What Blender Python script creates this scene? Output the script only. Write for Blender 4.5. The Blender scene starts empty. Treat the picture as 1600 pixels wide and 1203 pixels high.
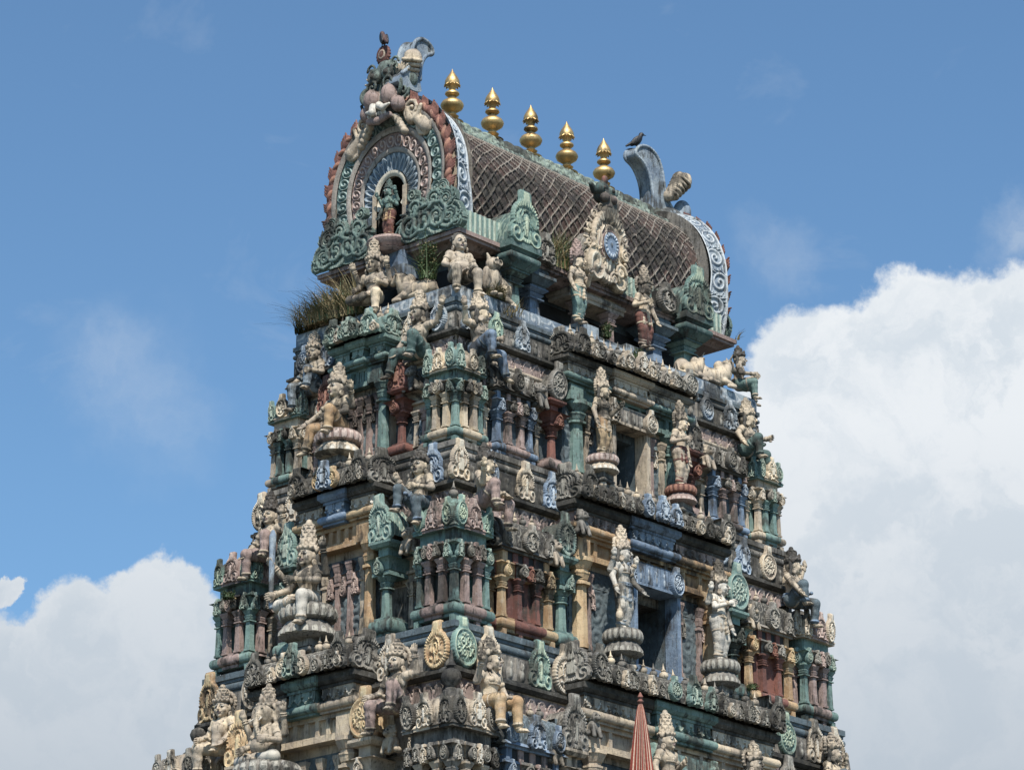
import bpy, math, random
import numpy as np
from mathutils import Matrix, Vector
R = math.radians
rnd = random.Random(7)
S = bpy.context.scene
COL = S.collection

# ------------------------------------------------------------------ camera
F_PX, PITCH, AZ, TX, DIST = 5203.0, R(19.245), R(47.984), 0.3955, 60.0
ca, sa = math.cos(AZ), math.sin(AZ)
cu, cv = -(TX * ca + DIST * sa), -(-TX * sa + DIST * ca)
cam = bpy.data.cameras.new('camera'); co = bpy.data.objects.new('camera', cam); COL.objects.link(co)
cam.sensor_width = 36; cam.lens = 36 * F_PX / 1600; cam.clip_end = 20000; cam.clip_start = .5
def a2t(x, y, z):  # camera-aligned axes to tower axes
    return Vector((x * ca + y * sa, -x * sa + y * ca, z))
fw = a2t(0, math.cos(PITCH), math.sin(PITCH)); up = a2t(0, -math.sin(PITCH), math.cos(PITCH)); rt = a2t(1, 0, 0)
m = Matrix((rt, up, -fw)).transposed().to_4x4(); m.translation = Vector((cu, cv, 0))
co.matrix_world = m; S.camera = co

# ------------------------------------------------------------------ materials
def nd(nt, t, **k):
    n = nt.nodes.new(t)
    for a, b in k.items():
        if a == 'inp':
            for i, v in b.items(): n.inputs[i].default_value = v
        else: setattr(n, a, b)
    return n
MATS = {}
def mat(name, col, dirt=.5, alt=None, rough=.85, acc=None, worn=.48, metal=0., bump=.5, fine=1.):
    """weathered painted plaster: base colour, faded patches, black mould streaks; 'relief' attribute picks out painted lines"""
    if name in MATS: return MATS[name]
    M = bpy.data.materials.new(name); M.use_nodes = True; nt = M.node_tree; nt.nodes.clear(); L = nt.links.new
    out = nd(nt, 'ShaderNodeOutputMaterial'); bs = nd(nt, 'ShaderNodeBsdfPrincipled'); L(bs.outputs[0], out.inputs[0])
    bs.inputs['Roughness'].default_value = rough; bs.inputs['Metallic'].default_value = metal
    g = nd(nt, 'ShaderNodeNewGeometry')
    def noise(sc, vec=None, det=4, rg=.6, stretch=None):
        n = nd(nt, 'ShaderNodeTexNoise', inp={'Scale': sc, 'Detail': det, 'Roughness': rg})
        if stretch:
            mp = nd(nt, 'ShaderNodeMapping'); mp.inputs['Scale'].default_value = stretch
            L(g.outputs['Position'], mp.inputs[0]); L(mp.outputs[0], n.inputs['Vector'])
        else: L(g.outputs['Position'], n.inputs['Vector'])
        return n.outputs[0]
    def ramp(sock, a, b):
        r = nd(nt, 'ShaderNodeMapRange', inp={1: a, 2: b}); r.interpolation_type = 'SMOOTHSTEP'; L(sock, r.inputs[0]); return r.outputs[0]
    def mix(f, a, b, mode='MIX'):
        x = nd(nt, 'ShaderNodeMix', data_type='RGBA', blend_type=mode)
        if hasattr(f, 'is_linked'): L(f, x.inputs[0])
        else: x.inputs[0].default_value = f
        for s, i in ((a, 6), (b, 7)):
            if hasattr(s, 'is_linked'): L(s, x.inputs[i])
            else: x.inputs[i].default_value = (*s, 1)
        return x.outputs[2]
    def math_(op, a, b):
        x = nd(nt, 'ShaderNodeMath', operation=op)
        for s, i in ((a, 0), (b, 1)):
            if hasattr(s, 'is_linked'): L(s, x.inputs[i])
            else: x.inputs[i].default_value = s
        return x.outputs[0]
    alt = alt or tuple(c * .72 for c in col)
    pale = tuple(min(.8, c * .55 + .27) for c in col)
    n1 = noise(2.3); c = mix(ramp(n1, .35, .65), col, alt)
    if acc:
        at = nd(nt, 'ShaderNodeAttribute', attribute_name='relief')
        c = mix(ramp(at.outputs['Fac'], .55, .8), c, acc)
    n2 = noise(9., det=6, rg=.7); c = mix(math_('MULTIPLY', ramp(n2, .52, .72), worn), c, pale)
    if dirt > 0:
        st = noise(1., det=6, rg=.65, stretch=(7., 7., 1.1))
        big = noise(.9, det=4)
        s0 = math_('ADD', math_('MULTIPLY', st, .55), math_('MULTIPLY', math_('SUBTRACT', big, .5), 1.1))
        s1 = ramp(s0, .44 - .27 * dirt, .56 - .24 * dirt)
        sp = noise(26., det=5, rg=.75)
        s2 = math_('MULTIPLY', ramp(sp, .56, .70), .55 * dirt)
        sx = nd(nt, 'ShaderNodeSeparateXYZ'); L(g.outputs['True Normal'], sx.inputs[0])
        tp = math_('MULTIPLY', ramp(sx.outputs[2], .35, .95), .5 + .4 * dirt)   # lichen on ledges facing the sky
        tp = math_('MULTIPLY', tp, ramp(noise(5., det=5), .3, .6))
        st2 = noise(1., det=5, rg=.7, stretch=(22., 22., 4.)); s3 = math_('MULTIPLY', ramp(st2, .60 - .12 * dirt, .70 - .08 * dirt), .75 * min(1., dirt * 1.5))
        sm = math_('MINIMUM', math_('ADD', math_('ADD', math_('MULTIPLY', s1, .82), math_('ADD', s2, s3)), tp), .93)
        soot = mix(ramp(noise(6.), .4, .6), (.013, .012, .011), (.05, .046, .037))
        c = mix(sm, c, soot)
    oi = nd(nt, 'ShaderNodeObjectInfo'); hv = nd(nt, 'ShaderNodeHueSaturation')
    L(c, hv.inputs['Color']); v = math_('ADD', math_('MULTIPLY', oi.outputs['Random'], .3), .86); L(v, hv.inputs['Value'])
    L(hv.outputs[0], bs.inputs['Base Color'])
    if metal: 
        rr = math_('ADD', math_('MULTIPLY', noise(14.), .35), rough - .15); L(rr, bs.inputs['Roughness'])
    b1 = nd(nt, 'ShaderNodeBump', inp={'Strength': bump, 'Distance': .035 * fine})
    L(noise(17., det=8, rg=.72), b1.inputs['Height']); L(b1.outputs[0], bs.inputs['Normal'])
    MATS[name] = M; return M
teal = mat('teal paint', (.195, .285, .25), .58, (.115, .185, .17), acc=(.38, .43, .35))
deep = mat('dark green paint', (.105, .165, .15), .6, (.045, .085, .08), acc=(.22, .28, .23))
blue = mat('blue paint', (.20, .27, .36), .5, (.12, .165, .23), acc=(.44, .49, .53))
pale = mat('pale blue grey paint', (.33, .38, .41), .55, (.17, .22, .28), acc=(.52, .55, .56))
cream = mat('cream plaster', (.60, .49, .345), .48, (.34, .28, .22), acc=(.66, .60, .48))
ochre = mat('ochre paint', (.50, .37, .22), .48, (.38, .24, .13), acc=(.62, .50, .30))
pink = mat('dusty pink paint', (.37, .27, .235), .6, (.26, .19, .17), acc=(.5, .40, .35))
red = mat('oxide red paint', (.21, .09, .068), .55, (.12, .05, .04), acc=(.32, .16, .11), worn=.25)
grey = mat('mouldy grey plaster', (.25, .225, .19), .72, (.15, .14, .125), acc=(.36, .34, .29))
dark = mat('blackened plaster', (.095, .088, .075), .8, (.05, .048, .042), acc=(.26, .24, .2))
stone = mat('bare stone plaster', (.53, .44, .325), .58, (.33, .275, .215), acc=(.6, .56, .48))
white = mat('off white paint', (.62, .57, .48), .54, (.45, .42, .37), acc=(.7, .68, .62))
lattice = mat('roof tile red brown', (.085, .05, .04), .62, (.045, .035, .032), acc=(.30, .26, .215), worn=.35)
greenk = mat('pale green paint', (.19, .28, .235), .55, (.12, .2, .18), acc=(.46, .52, .38))
mossy = mat('mossy green grey plaster', (.17, .215, .185), .72, (.10, .13, .115), acc=(.28, .34, .28))
gold = mat('gilded metal', (.66, .46, .21), .42, (.45, .30, .13), rough=.48, worn=.1, metal=.85, bump=.2)
black = mat('painted interior shade', (.03, .032, .034), 0, worn=.05)  # near-black colour stands in for deep shade inside openings and gaps
rib = mat('grey pink rib plaster', (.33, .29, .25), .6, (.22, .2, .175))
bandblue = mat('faded blue band paint', (.19, .25, .30), .5, (.13, .17, .21), acc=(.33, .38, .41))
bandteal = mat('faded turquoise band paint', (.17, .26, .24), .5, (.11, .18, .17), acc=(.33, .41, .38))
bandpink = mat('faded pink band paint', (.33, .235, .21), .5, (.23, .17, .155), acc=(.46, .37, .33))
verd = mat('weathered green plaster', (.15, .215, .185), .62, (.085, .13, .115), acc=(.34, .39, .32))
panel = mat('dark panel paint', (.12, .155, .165), .5, (.08, .10, .11))
slate = mat('slate blue plaster', (.10, .135, .155), .5, (.07, .09, .10), acc=(.2, .24, .26))
skin = mat('bare skin tone plaster', (.55, .44, .31), .30, (.42, .33, .25))
hair = mat('dark hair paint', (.07, .06, .05), .4)
crow = mat('black feathers', (.012, .012, .014), 0, worn=.02, rough=.5)
pigeon = mat('brown feathers', (.075, .035, .028), 0, worn=.05, rough=.6)
leaf = mat('green leaves', (.055, .09, .025), 0, (.035, .06, .018), worn=.1, rough=.6)
straw = mat('dry grass', (.30, .22, .11), 0, (.11, .10, .04), worn=.15, rough=.7)
cloth = mat('red umbrella cloth', (.26, .05, .03), .15, (.2, .04, .03), acc=(.55, .42, .32), worn=.1)
ground_m = mat('dusty ground', (.13, .12, .09), .2, (.09, .09, .06))
steel = mat('grey metal', (.2, .2, .2), .2, rough=.4)

# ------------------------------------------------------------------ mesh helpers
def link(o, parent=None, loc=None, rz=None, sc=None):
    COL.objects.link(o)
    if parent: o.parent = parent
    if loc is not None: o.location = loc
    if rz: o.rotation_euler = (0, 0, rz)
    if sc is not None: o.scale = (sc, sc, sc) if isinstance(sc, (int, float)) else sc
    return o
def meta(o, label=None, cat=None, group=None, kind=None):
    for k, v in (('label', label), ('category', cat), ('group', group), ('kind', kind)):
        if v: o[k] = v
    return o
def empty(name, loc=(0, 0, 0), rz=0, parent=None, **k):
    o = bpy.data.objects.new(name, None); o.empty_display_size = .1
    return meta(link(o, parent, loc, rz), **k)
class MB:
    def __init__(s): s.v = []; s.f = []; s.m = []; s.h = []; s.mats = []
    def mi(s, M):
        if M not in s.mats: s.mats.append(M)
        return s.mats.index(M)
    def add(s, vs, fs, M, h=None):
        b = len(s.v); s.v.extend(vs); s.f.extend([tuple(i + b for i in f) for f in fs])
        if isinstance(M, list): s.m.extend([s.mi(x) for x in M])
        else: s.m.extend([s.mi(M)] * len(fs))
        s.h.extend(h if h is not None else [0.] * len(vs))
    def merge(s, o, T):
        b = len(s.v); s.v.extend([tuple(T @ Vector(p)) for p in o.v]); s.f.extend([tuple(i + b for i in f) for f in o.f])
        mp = [s.mi(x) for x in o.mats]; s.m.extend([mp[i] for i in o.m]); s.h.extend(o.h)
    def box(s, x0, x1, y0, y1, z0, z1, M):
        s.add([(x, y, z) for z in (z0, z1) for y in (y0, y1) for x in (x0, x1)],
              [(0, 2, 3, 1), (4, 5, 7, 6), (0, 1, 5, 4), (1, 3, 7, 5), (3, 2, 6, 7), (2, 0, 4, 6)], M)
    def mesh(s, name, ang=38):
        me = bpy.data.meshes.new(name); me.from_pydata(s.v, [], s.f)
        for M in s.mats: me.materials.append(M)
        me.polygons.foreach_set('material_index', s.m)
        if any(s.h):
            a = me.attributes.new('relief', 'FLOAT', 'POINT'); a.data.foreach_set('value', [float(x) for x in s.h])
        me.polygons.foreach_set('use_smooth', [True] * len(s.f))
        me.update(); me.set_sharp_from_angle(angle=R(ang)); return me
    def obj(s, name, parent=None, loc=None, rz=None, sc=None, **k):
        return meta(link(bpy.data.objects.new(name, s.mesh(name)), parent, loc, rz, sc), **k)
def inst(me, name, parent=None, loc=None, rz=None, sc=None, **k):
    o = meta(link(bpy.data.objects.new(name, me), parent, loc, rz, sc), **k)
    if name in ('medallion', 'pot_finial'):   # hand made: slightly uneven size and tilt
        o.rotation_euler = (rnd.gauss(0, .03), rnd.gauss(0, .05), (rz or 0) + rnd.gauss(0, .05)); o.scale = Vector(o.scale) * rnd.uniform(.93, 1.07)
    return o

def offset(poly, d):
    n = len(poly); out = []
    for i in range(n):
        p0, p1, p2 = poly[i - 1], poly[i], poly[(i + 1) % n]
        e1 = Vector((p1[0] - p0[0], p1[1] - p0[1])).normalized(); e2 = Vector((p2[0] - p1[0], p2[1] - p1[1])).normalized()
        n1 = Vector((e1.y, -e1.x)); n2 = Vector((e2.y, -e2.x)); k = 1 + n1.dot(n2)
        o = (n1 + n2) / max(k, .3); out.append((p1[0] + o.x * d, p1[1] + o.y * d))
    return out
def rect(L, W): return [(-L, -W), (L, -W), (L, W), (-L, W)]
def sweep(mb, poly, prof, M, cap=True, org=(0, 0)):
    """poly counter-clockwise, prof = [(offset, z)...] bottom to top; M material or list per edge"""
    n = len(poly); vs = []; fs = []; ms = []
    for (d, z) in prof: vs += [(x + org[0], y + org[1], z) for x, y in offset(poly, d)]
    for k in range(len(prof) - 1):
        for i in range(n):
            j = (i + 1) % n; fs.append((k * n + i, k * n + j, (k + 1) * n + j, (k + 1) * n + i)); ms.append(M[i % len(M)] if isinstance(M, list) else M)
    if cap:
        m0 = M[0] if isinstance(M, list) else M
        fs.append(tuple(range(n))[::-1]); ms.append(m0); k = (len(prof) - 1) * n
        fs.append(tuple(range(k, k + n))); ms.append(m0)
    mb.add(vs, fs, ms)
def P(*items):
    """profile builder: ('f',off,z0,z1) flat, ('r',off,z0,z1,bulge) roll, ('s',o0,o1,z0,z1) slope, ('k',o0,o1,z0,z1) kapota curve"""
    out = []
    for it in items:
        t = it[0]
        if t == 'f': out += [(it[1], it[2]), (it[1], it[3])]
        elif t == 's': out += [(it[1], it[3]), (it[2], it[4])]
        elif t == 'r':
            _, o, z0, z1, b = it
            out += [(o + b * math.sin(math.pi * i / 8), z0 + (z1 - z0) * (1 - math.cos(math.pi * i / 8)) / 2) for i in range(9)]
        elif t == 'k':  # overhanging curved eave: widest at the bottom
            _, o0, o1, z0, z1 = it
            out += [(o0 - .03, z0)] + [(o1 + (o0 - o1) * math.cos(math.pi / 2 * i / 6), z0 + (z1 - z0) * (.12 + .88 * math.sin(math.pi / 2 * i / 6))) for i in range(7)]
    return out
def lathe(mb, prof, M, n=20, org=(0, 0, 0)):
    vs = []; fs = []
    for r, z in prof: vs += [(org[0] + r * math.cos(2 * math.pi * i / n), org[1] + r * math.sin(2 * math.pi * i / n), org[2] + z) for i in range(n)]
    for k in range(len(prof) - 1):
        for i in range(n):
            j = (i + 1) % n; fs.append((k * n + i, k * n + j, (k + 1) * n + j, (k + 1) * n + i))
    fs += [tuple(range(n))[::-1], tuple(range((len(prof) - 1) * n, len(prof) * n))]
    mb.add(vs, fs, M)
def surf(mb, pos, hf, ns, nt, M, depth, s0=0., s1=1., t0=0., t1=1., mask=None, flip=False, attr=None):
    """displaced sheet: pos(s,t)->point arrays, normal by cross product, hf(s,t)->0..1 arrays"""
    s, t = np.meshgrid(np.linspace(s0, s1, ns), np.linspace(t0, t1, nt), indexing='ij')
    e = 1e-3; p = np.stack(pos(s, t), -1); ps = np.stack(pos(s + e, t), -1) - p; pt = np.stack(pos(s, t + e), -1) - p
    nn = np.cross(ps, pt); nn /= np.linalg.norm(nn, axis=-1, keepdims=True) + 1e-12
    if flip: nn = -nn
    h = hf(s, t); q = p + nn * (h * depth)[..., None]
    idx = np.arange(ns * nt).reshape(ns, nt)
    a, b, c, d = idx[:-1, :-1], idx[1:, :-1], idx[1:, 1:], idx[:-1, 1:]
    f = np.stack([a, b, c, d], -1)
    if flip: f = f[..., ::-1]
    if mask is not None:
        k = mask(s, t); kk = k[:-1, :-1] | k[1:, :-1] | k[1:, 1:] | k[:-1, 1:]; f = f[kk]
    f = f.reshape(-1, 4)
    used = np.unique(f); remap = np.zeros(ns * nt, int); remap[used] = np.arange(len(used))
    hh = (attr(s, t) if attr else h).reshape(-1)[used]
    mb.add([tuple(x) for x in q.reshape(-1, 3)[used].tolist()], remap[f].tolist(), M, hh.tolist())

# relief fields --------------------------------------------------------------
def spiral(x, y, cx, cy, r, sgn=1, turns=1.6):
    dx, dy = x - cx, y - cy; rr = np.hypot(dx, dy) / r; th = np.arctan2(dy, dx) / (2 * math.pi)
    v = .5 + .5 * np.cos(2 * math.pi * (rr * turns + sgn * th)); return np.where(rr < 1, v * (1 - .25 * rr), -1)
def arab(x, y, cell=.2, seed=0):
    """scrollwork: nearest of many jittered volutes"""
    rg = np.random.RandomState(seed); N = 24; off = rg.rand(N, N, 3)
    i = np.floor(x / cell).astype(int); j = np.floor(y / cell).astype(int)
    bd = np.full(x.shape, 9.); bx = np.zeros(x.shape); by = np.zeros(x.shape); bs = np.ones(x.shape)
    for di in (-1, 0, 1):
        for dj in (-1, 0, 1):
            o = off[(i + di) % N, (j + dj) % N]
            cx = (i + di + .25 + .5 * o[..., 0]) * cell; cy = (j + dj + .25 + .5 * o[..., 1]) * cell
            d = np.hypot(x - cx, y - cy); k = d < bd
            bd = np.where(k, d, bd); bx = np.where(k, cx, bx); by = np.where(k, cy, by); bs = np.where(k, np.where(o[..., 2] > .5, 1., -1.), bs)
    th = np.arctan2(y - by, x - bx) / (2 * math.pi)
    return .15 + .85 * (.5 + .5 * np.cos(2 * math.pi * (bd / cell * 2.3 + bs * th))) ** .8 * (1 - .35 * np.clip(bd / cell, 0, 1))

# kudu (horseshoe plaque) ----------------------------------------------------
def kudu_out(x, y, var=0):   # signed: >0 inside; x -.5...5, y 0..1
    body = 1 - (x / .47) ** 2 - ((y - .40) / .40) ** 2
    neck = np.where((y > .6) & (y < .86), .0 + (.15 + .22 * np.clip((.86 - y) / .26, 0, 1) ** 1.6) - np.abs(x), -1)
    crest = np.where((y >= .84), np.minimum(.17 - np.abs(x), .995 - y) * 4, -1)
    o = np.maximum(np.maximum(body, neck * 4), crest)
    if var in (1, 3): o = np.maximum(np.maximum(np.maximum(1 - (x / .40) ** 2 - ((y - .46) / .36) ** 2, np.maximum(neck * 4, crest)), 1 - np.hypot(np.abs(x) - .29, y - .17) / .20), 1 - (x / .3) ** 2 - ((y - .2) / .2) ** 2)
    return o
def kudu_h(x, y, var=0):
    rr = np.sqrt((x / .47) ** 2 + ((y - .40) / .40) ** 2); th = np.arctan2(y - .4, x)
    rim = np.where((rr > .74), (.45 + .4 * np.cos(th * 20) ** 2) if var != 2 else .8 - .6 * np.abs(rr - .86) / .14, 0)
    groove = np.where((rr > .68) & (rr <= .74), .15, 0)
    a = np.maximum(spiral(x, y, -.15, .2, .17, -1, 1.2), spiral(x, y, .15, .2, .17, 1, 1.2))
    r2 = np.hypot(x / .85, np.where(y > .46, y - .46, (y - .46) * .45)); b = np.where((r2 < .27), .5 + .5 * np.cos(r2 * 2 * math.pi / .105 + 2.4), -1)
    ins = np.maximum(np.where(a > -.5, a, np.where(r2 < .27, b, -1)), .2)
    if var == 1:   # open horseshoe arch with a pointed niche and two big foot volutes
        a = np.maximum(spiral(x, y, -.17, .17, .15, -1, 1.3), spiral(x, y, .17, .17, .15, 1, 1.3)); d = np.hypot(x, np.maximum(y - .46, 0) * .9 + np.minimum(y - .46, 0) * .12)
        ins = np.where(a > -.5, a, np.where(d < .07, .9 * np.clip(1 - d / .09, 0, 1) + .3, .35 + .5 * np.cos(2 * math.pi * (d - .07) / .075)))
    if var == 2: ins = .15 + .85 * arab(np.abs(x) * 1.6 + .3, y * 1.6, .3, 5)
    if var == 3:   # small seated figure under an arch
        d = np.hypot(x, y - .5); ins = np.where((np.hypot(x, y - .60) < .085) | ((np.abs(x) < .13 - .1 * (y - .3)) & (y > .2) & (y < .5)), 1., np.where((d > .2) & (d < .3) & (y > .3), .7, .1 + .3 * arab(x, y, .12, 3)))
    h = np.where(rr >= .74, rim, np.where(rr > .68, groove, ins))
    if var in (1, 3): f_ = spiral(np.abs(x), y, .29, .17, .19, 1, 1.5); h = np.where((f_ > -.5) & (y < .34), f_, h)
    h = np.where(y > .8, np.where(np.abs(x) < .1, .75, .45), h)
    return np.clip(h, 0, 1)
def kudu_mesh(M, M2=None, var=0, th=.07, rel=.06, na=120, nr=15):
    mb = MB(); vs = []; hs = []; fs = []; cy = .44
    A = np.linspace(0, 2 * math.pi, na, endpoint=False) + .001; rs = np.linspace(0, .75, 400)
    X = rs[:, None] * np.cos(A)[None]; Y = cy + rs[:, None] * np.sin(A)[None]; ins = kudu_out(X, Y, var) > 0
    Rm = np.array([rs[np.where(~ins[:, k])[0][0] if (~ins[:, k]).any() else -1] for k in range(na)])
    scal = 1 - .03 * (np.cos(A * 40) > 0) * (np.sin(A) < .75)
    for q in range(nr + 2):
        f = min(q / nr, 1.); x = Rm * f * np.cos(A); y = cy + Rm * f * np.sin(A)
        if q >= nr: x = Rm * scal * np.cos(A); y = cy + Rm * scal * np.sin(A)
        h = kudu_h(x * .985, cy + (y - cy) * .985, var); z = -(th + h * rel * (1 if q < nr else .2)) if q <= nr else 0 * x
        vs += list(zip(x.tolist(), z.tolist(), y.tolist())); hs += (h * (q < nr)).tolist()
    for q in range(nr + 1):
        for k in range(na):
            k2 = (k + 1) % na; fs.append((q * na + k, (q + 1) * na + k, (q + 1) * na + k2, q * na + k2))
    mb.add(vs, fs, M, hs); return mb.mesh('medallion', 50)
KUDU = {}; KC = [0]
def kudu(M, M2=None):
    KC[0] += 1; var = (0, 1, 3, 1, 2)[KC[0] * 7 % 5] if M2 is None else M2; k = (M.name, var)
    if k not in KUDU: KUDU[k] = kudu_mesh(M, None, var)
    return KUDU[k]
FACE = {'R': 0., 'L': -math.pi / 2}
def on(face, a, d, z):  # a along face (u on R, v on L), d distance of plane from axis
    return (a, -d, z) if face == 'R' else (-d, a, z)

# little finials -------------------------------------------------------------
def pot_mesh(M):
    mb = MB(); lathe(mb, [(.05, 0), (.055, .03), (.03, .05), (.07, .09), (.085, .13), (.07, .175), (.03, .2), (.045, .22), (.02, .25), (.004, .35)], M, 12); return mb.mesh('pot_finial')
POTS = [pot_mesh(cream), pot_mesh(grey), pot_mesh(stone), pot_mesh(dark)]

# pillars --------------------------------------------------------------------
def pillar_prof(h, w, cap=.30):
    """square pillar: base, tapering shaft, flared stepped capital; offsets relative to half-width w"""
    c = h * cap; z = h - c
    return P(('f', .012, 0, h * .05), ('s', 0, -.18 * w, h * .05, z), ('f', -.02, z, z), ('f', .03 * w / .1, z, z + c * .1), ('f', -.01, z + c * .1, z + c * .2),
             ('s', .0, .22 * w, z + c * .2, z + c * .42), ('f', .26 * w, z + c * .42, z + c * .48), ('f', .05 * w, z + c * .48, z + c * .6),
             ('s', .15 * w, .62 * w, z + c * .6, z + c * .86), ('f', .68 * w, z + c * .86, h))
def pillar(mb, x, y, z, h, w, M, oct_=False):
    if oct_:
        poly = [(w * 1.05 * math.cos(R(22.5 + 45 * i)), w * 1.05 * math.sin(R(22.5 + 45 * i))) for i in range(8)]
    else: poly = rect(w, w)
    sweep(mb, poly, [(d, z + zz) for d, zz in pillar_prof(h, w)], M, org=(x, y))
PIL = {}
def pil_mesh(h, w, M, oct_=False):
    k = (round(h, 2), round(w, 3), M.name, oct_)
    if k not in PIL:
        mb = MB(); pillar(mb, 0, 0, 0, h, w, M, oct_); PIL[k] = mb.mesh('pillar', 30)
    return PIL[k]

# ------------------------------------------------------------------ signed-distance sculpting
def v3(*a): return np.array(a, float)
def E(c, r, m=0, k=.02, rot=None, sub=False): return dict(t='e', c=v3(*c), r=v3(*r), m=m, k=k, rot=rot, sub=sub)
def C_(a, b, ra, rb, m=0, k=.02, fold=None): return dict(t='c', a=v3(*a), b=v3(*b), ra=ra, rb=rb, m=m, k=k, fold=fold, sub=False)
def T_(c, rad, r, n=(0, 0, 1), m=0, k=.006, sx=1.): return dict(t='t', c=v3(*c), R=rad, r=r, n=v3(*n) / np.linalg.norm(n), m=m, k=k, sub=False)
def B_(c, r, m=0, k=.01, rot=None): return dict(t='b', c=v3(*c), r=v3(*r), m=m, k=k, rot=rot, sub=False)
def sdf(prims, cell):
    lo = v3(9, 9, 9); hi = -lo
    for p in prims:
        if p['t'] == 'c':
            rr = max(p['ra'], p['rb']); p['lo'] = np.minimum(p['a'], p['b']) - rr; p['hi'] = np.maximum(p['a'], p['b']) + rr
        elif p['t'] == 't': p['lo'] = p['c'] - p['R'] - p['r']; p['hi'] = p['c'] + p['R'] + p['r']
        else:
            rr = p['r'] if p['rot'] is None else v3(1, 1, 1) * np.linalg.norm(p['r']) if p['t'] == 'b' else v3(1, 1, 1) * p['r'].max()
            p['lo'] = p['c'] - rr; p['hi'] = p['c'] + rr
        if not p['sub']: lo = np.minimum(lo, p['lo']); hi = np.maximum(hi, p['hi'])
    lo = lo - 3 * cell; n = np.ceil((hi - lo) / cell).astype(int) + 4
    Fd = np.full(n, 1., np.float32); Mt = np.zeros(n, np.uint8)
    for p in prims:
        mg = p['k'] + 2.5 * cell + .01
        i0 = np.maximum(np.floor((p['lo'] - mg - lo) / cell).astype(int), 0); i1 = np.minimum(np.ceil((p['hi'] + mg - lo) / cell).astype(int) + 1, n)
        if (i1 <= i0).any(): continue
        sl = tuple(slice(a, b) for a, b in zip(i0, i1))
        g = [(lo[q] + cell * np.arange(i0[q], i1[q])).astype(np.float32) for q in range(3)]
        x, y, z = g[0][:, None, None], g[1][None, :, None], g[2][None, None, :]
        if p['t'] == 'c':
            a, b = p['a'], p['b']; ba = b - a; L2 = max(ba @ ba, 1e-9)
            h = np.clip(((x - a[0]) * ba[0] + (y - a[1]) * ba[1] + (z - a[2]) * ba[2]) / L2, 0, 1)
            d = np.sqrt((x - a[0] - h * ba[0]) ** 2 + (y - a[1] - h * ba[1]) ** 2 + (z - a[2] - h * ba[2]) ** 2) - (p['ra'] + h * (p['rb'] - p['ra']))
            if p['fold']: d = d - p['fold'][0] * np.sin(h * p['fold'][1] + 1.5 * np.sin(x * 20))
        elif p['t'] == 't':
            w = (x - p['c'][0]) * p['n'][0] + (y - p['c'][1]) * p['n'][1] + (z - p['c'][2]) * p['n'][2]
            q = (x - p['c'][0]) ** 2 + (y - p['c'][1]) ** 2 + (z - p['c'][2]) ** 2 - w * w
            d = np.sqrt((np.sqrt(np.maximum(q, 0)) - p['R']) ** 2 + w * w) - p['r']
        else:
            X, Y, Z = x - p['c'][0], y - p['c'][1], z - p['c'][2]
            if p['rot'] is not None:
                m_ = p['rot']; X, Y, Z = (m_[0][0] * X + m_[1][0] * Y + m_[2][0] * Z, m_[0][1] * X + m_[1][1] * Y + m_[2][1] * Z, m_[0][2] * X + m_[1][2] * Y + m_[2][2] * Z)
            r = p['r']
            if p['t'] == 'e':
                k0 = np.sqrt((X / r[0]) ** 2 + (Y / r[1]) ** 2 + (Z / r[2]) ** 2); k1 = np.sqrt((X / r[0] ** 2) ** 2 + (Y / r[1] ** 2) ** 2 + (Z / r[2] ** 2) ** 2) + 1e-6
                d = np.where(k0 < .2, (k0 - 1) * r.min(), k0 * (k0 - 1) / k1)
            else:
                ax, ay, az = np.abs(X) - r[0], np.abs(Y) - r[1], np.abs(Z) - r[2]
                d = np.sqrt(np.maximum(ax, 0) ** 2 + np.maximum(ay, 0) ** 2 + np.maximum(az, 0) ** 2) + np.minimum(np.maximum(np.maximum(ax, ay), az), 0) - .006
        G = Fd[sl]; k = p['k']
        if p['sub']:
            d = -d; h = np.clip(.5 - .5 * (G - d) / k, 0, 1); Fd[sl] = G * (1 - h) + d * h + k * h * (1 - h); 
            if p['m']: Mt[sl] = np.where(d > G - .001, p['m'], Mt[sl])
            continue
        Mt[sl] = np.where(d < G, p['m'], Mt[sl])
        h = np.clip(.5 + .5 * (G - d) / k, 0, 1); Fd[sl] = G * (1 - h) + d * h - k * h * (1 - h)
    # surface nets
    s = Fd < 0; n = np.array(Fd.shape) - 1
    acc = np.zeros((*n, 3), np.float32); cnt = np.zeros(n, np.float32)
    cor = lambda i, j, k_: (slice(i, i + n[0]), slice(j, j + n[1]), slice(k_, k_ + n[2]))
    for ax in range(3):
        o1, o2 = [q for q in range(3) if q != ax]
        for p1 in (0, 1):
            for p2 in (0, 1):
                A = [0, 0, 0]; A[o1] = p1; A[o2] = p2; Bc = list(A); Bc[ax] = 1
                fa, fb = Fd[cor(*A)], Fd[cor(*Bc)]; k = (fa < 0) != (fb < 0)
                t = np.where(k, fa / np.where(k, fa - fb, 1), 0)
                for q in range(3): acc[..., q] += np.where(k, (t if q == ax else A[q]), 0)
                cnt += k
    act = cnt > 0; ids = -np.ones(n, int); ii = np.argwhere(act); ids[act] = np.arange(len(ii))
    V = (ii + acc[act] / cnt[act][:, None]) * cell + lo; VM = Mt[:-1, :-1, :-1][act]
    fs = []
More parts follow.
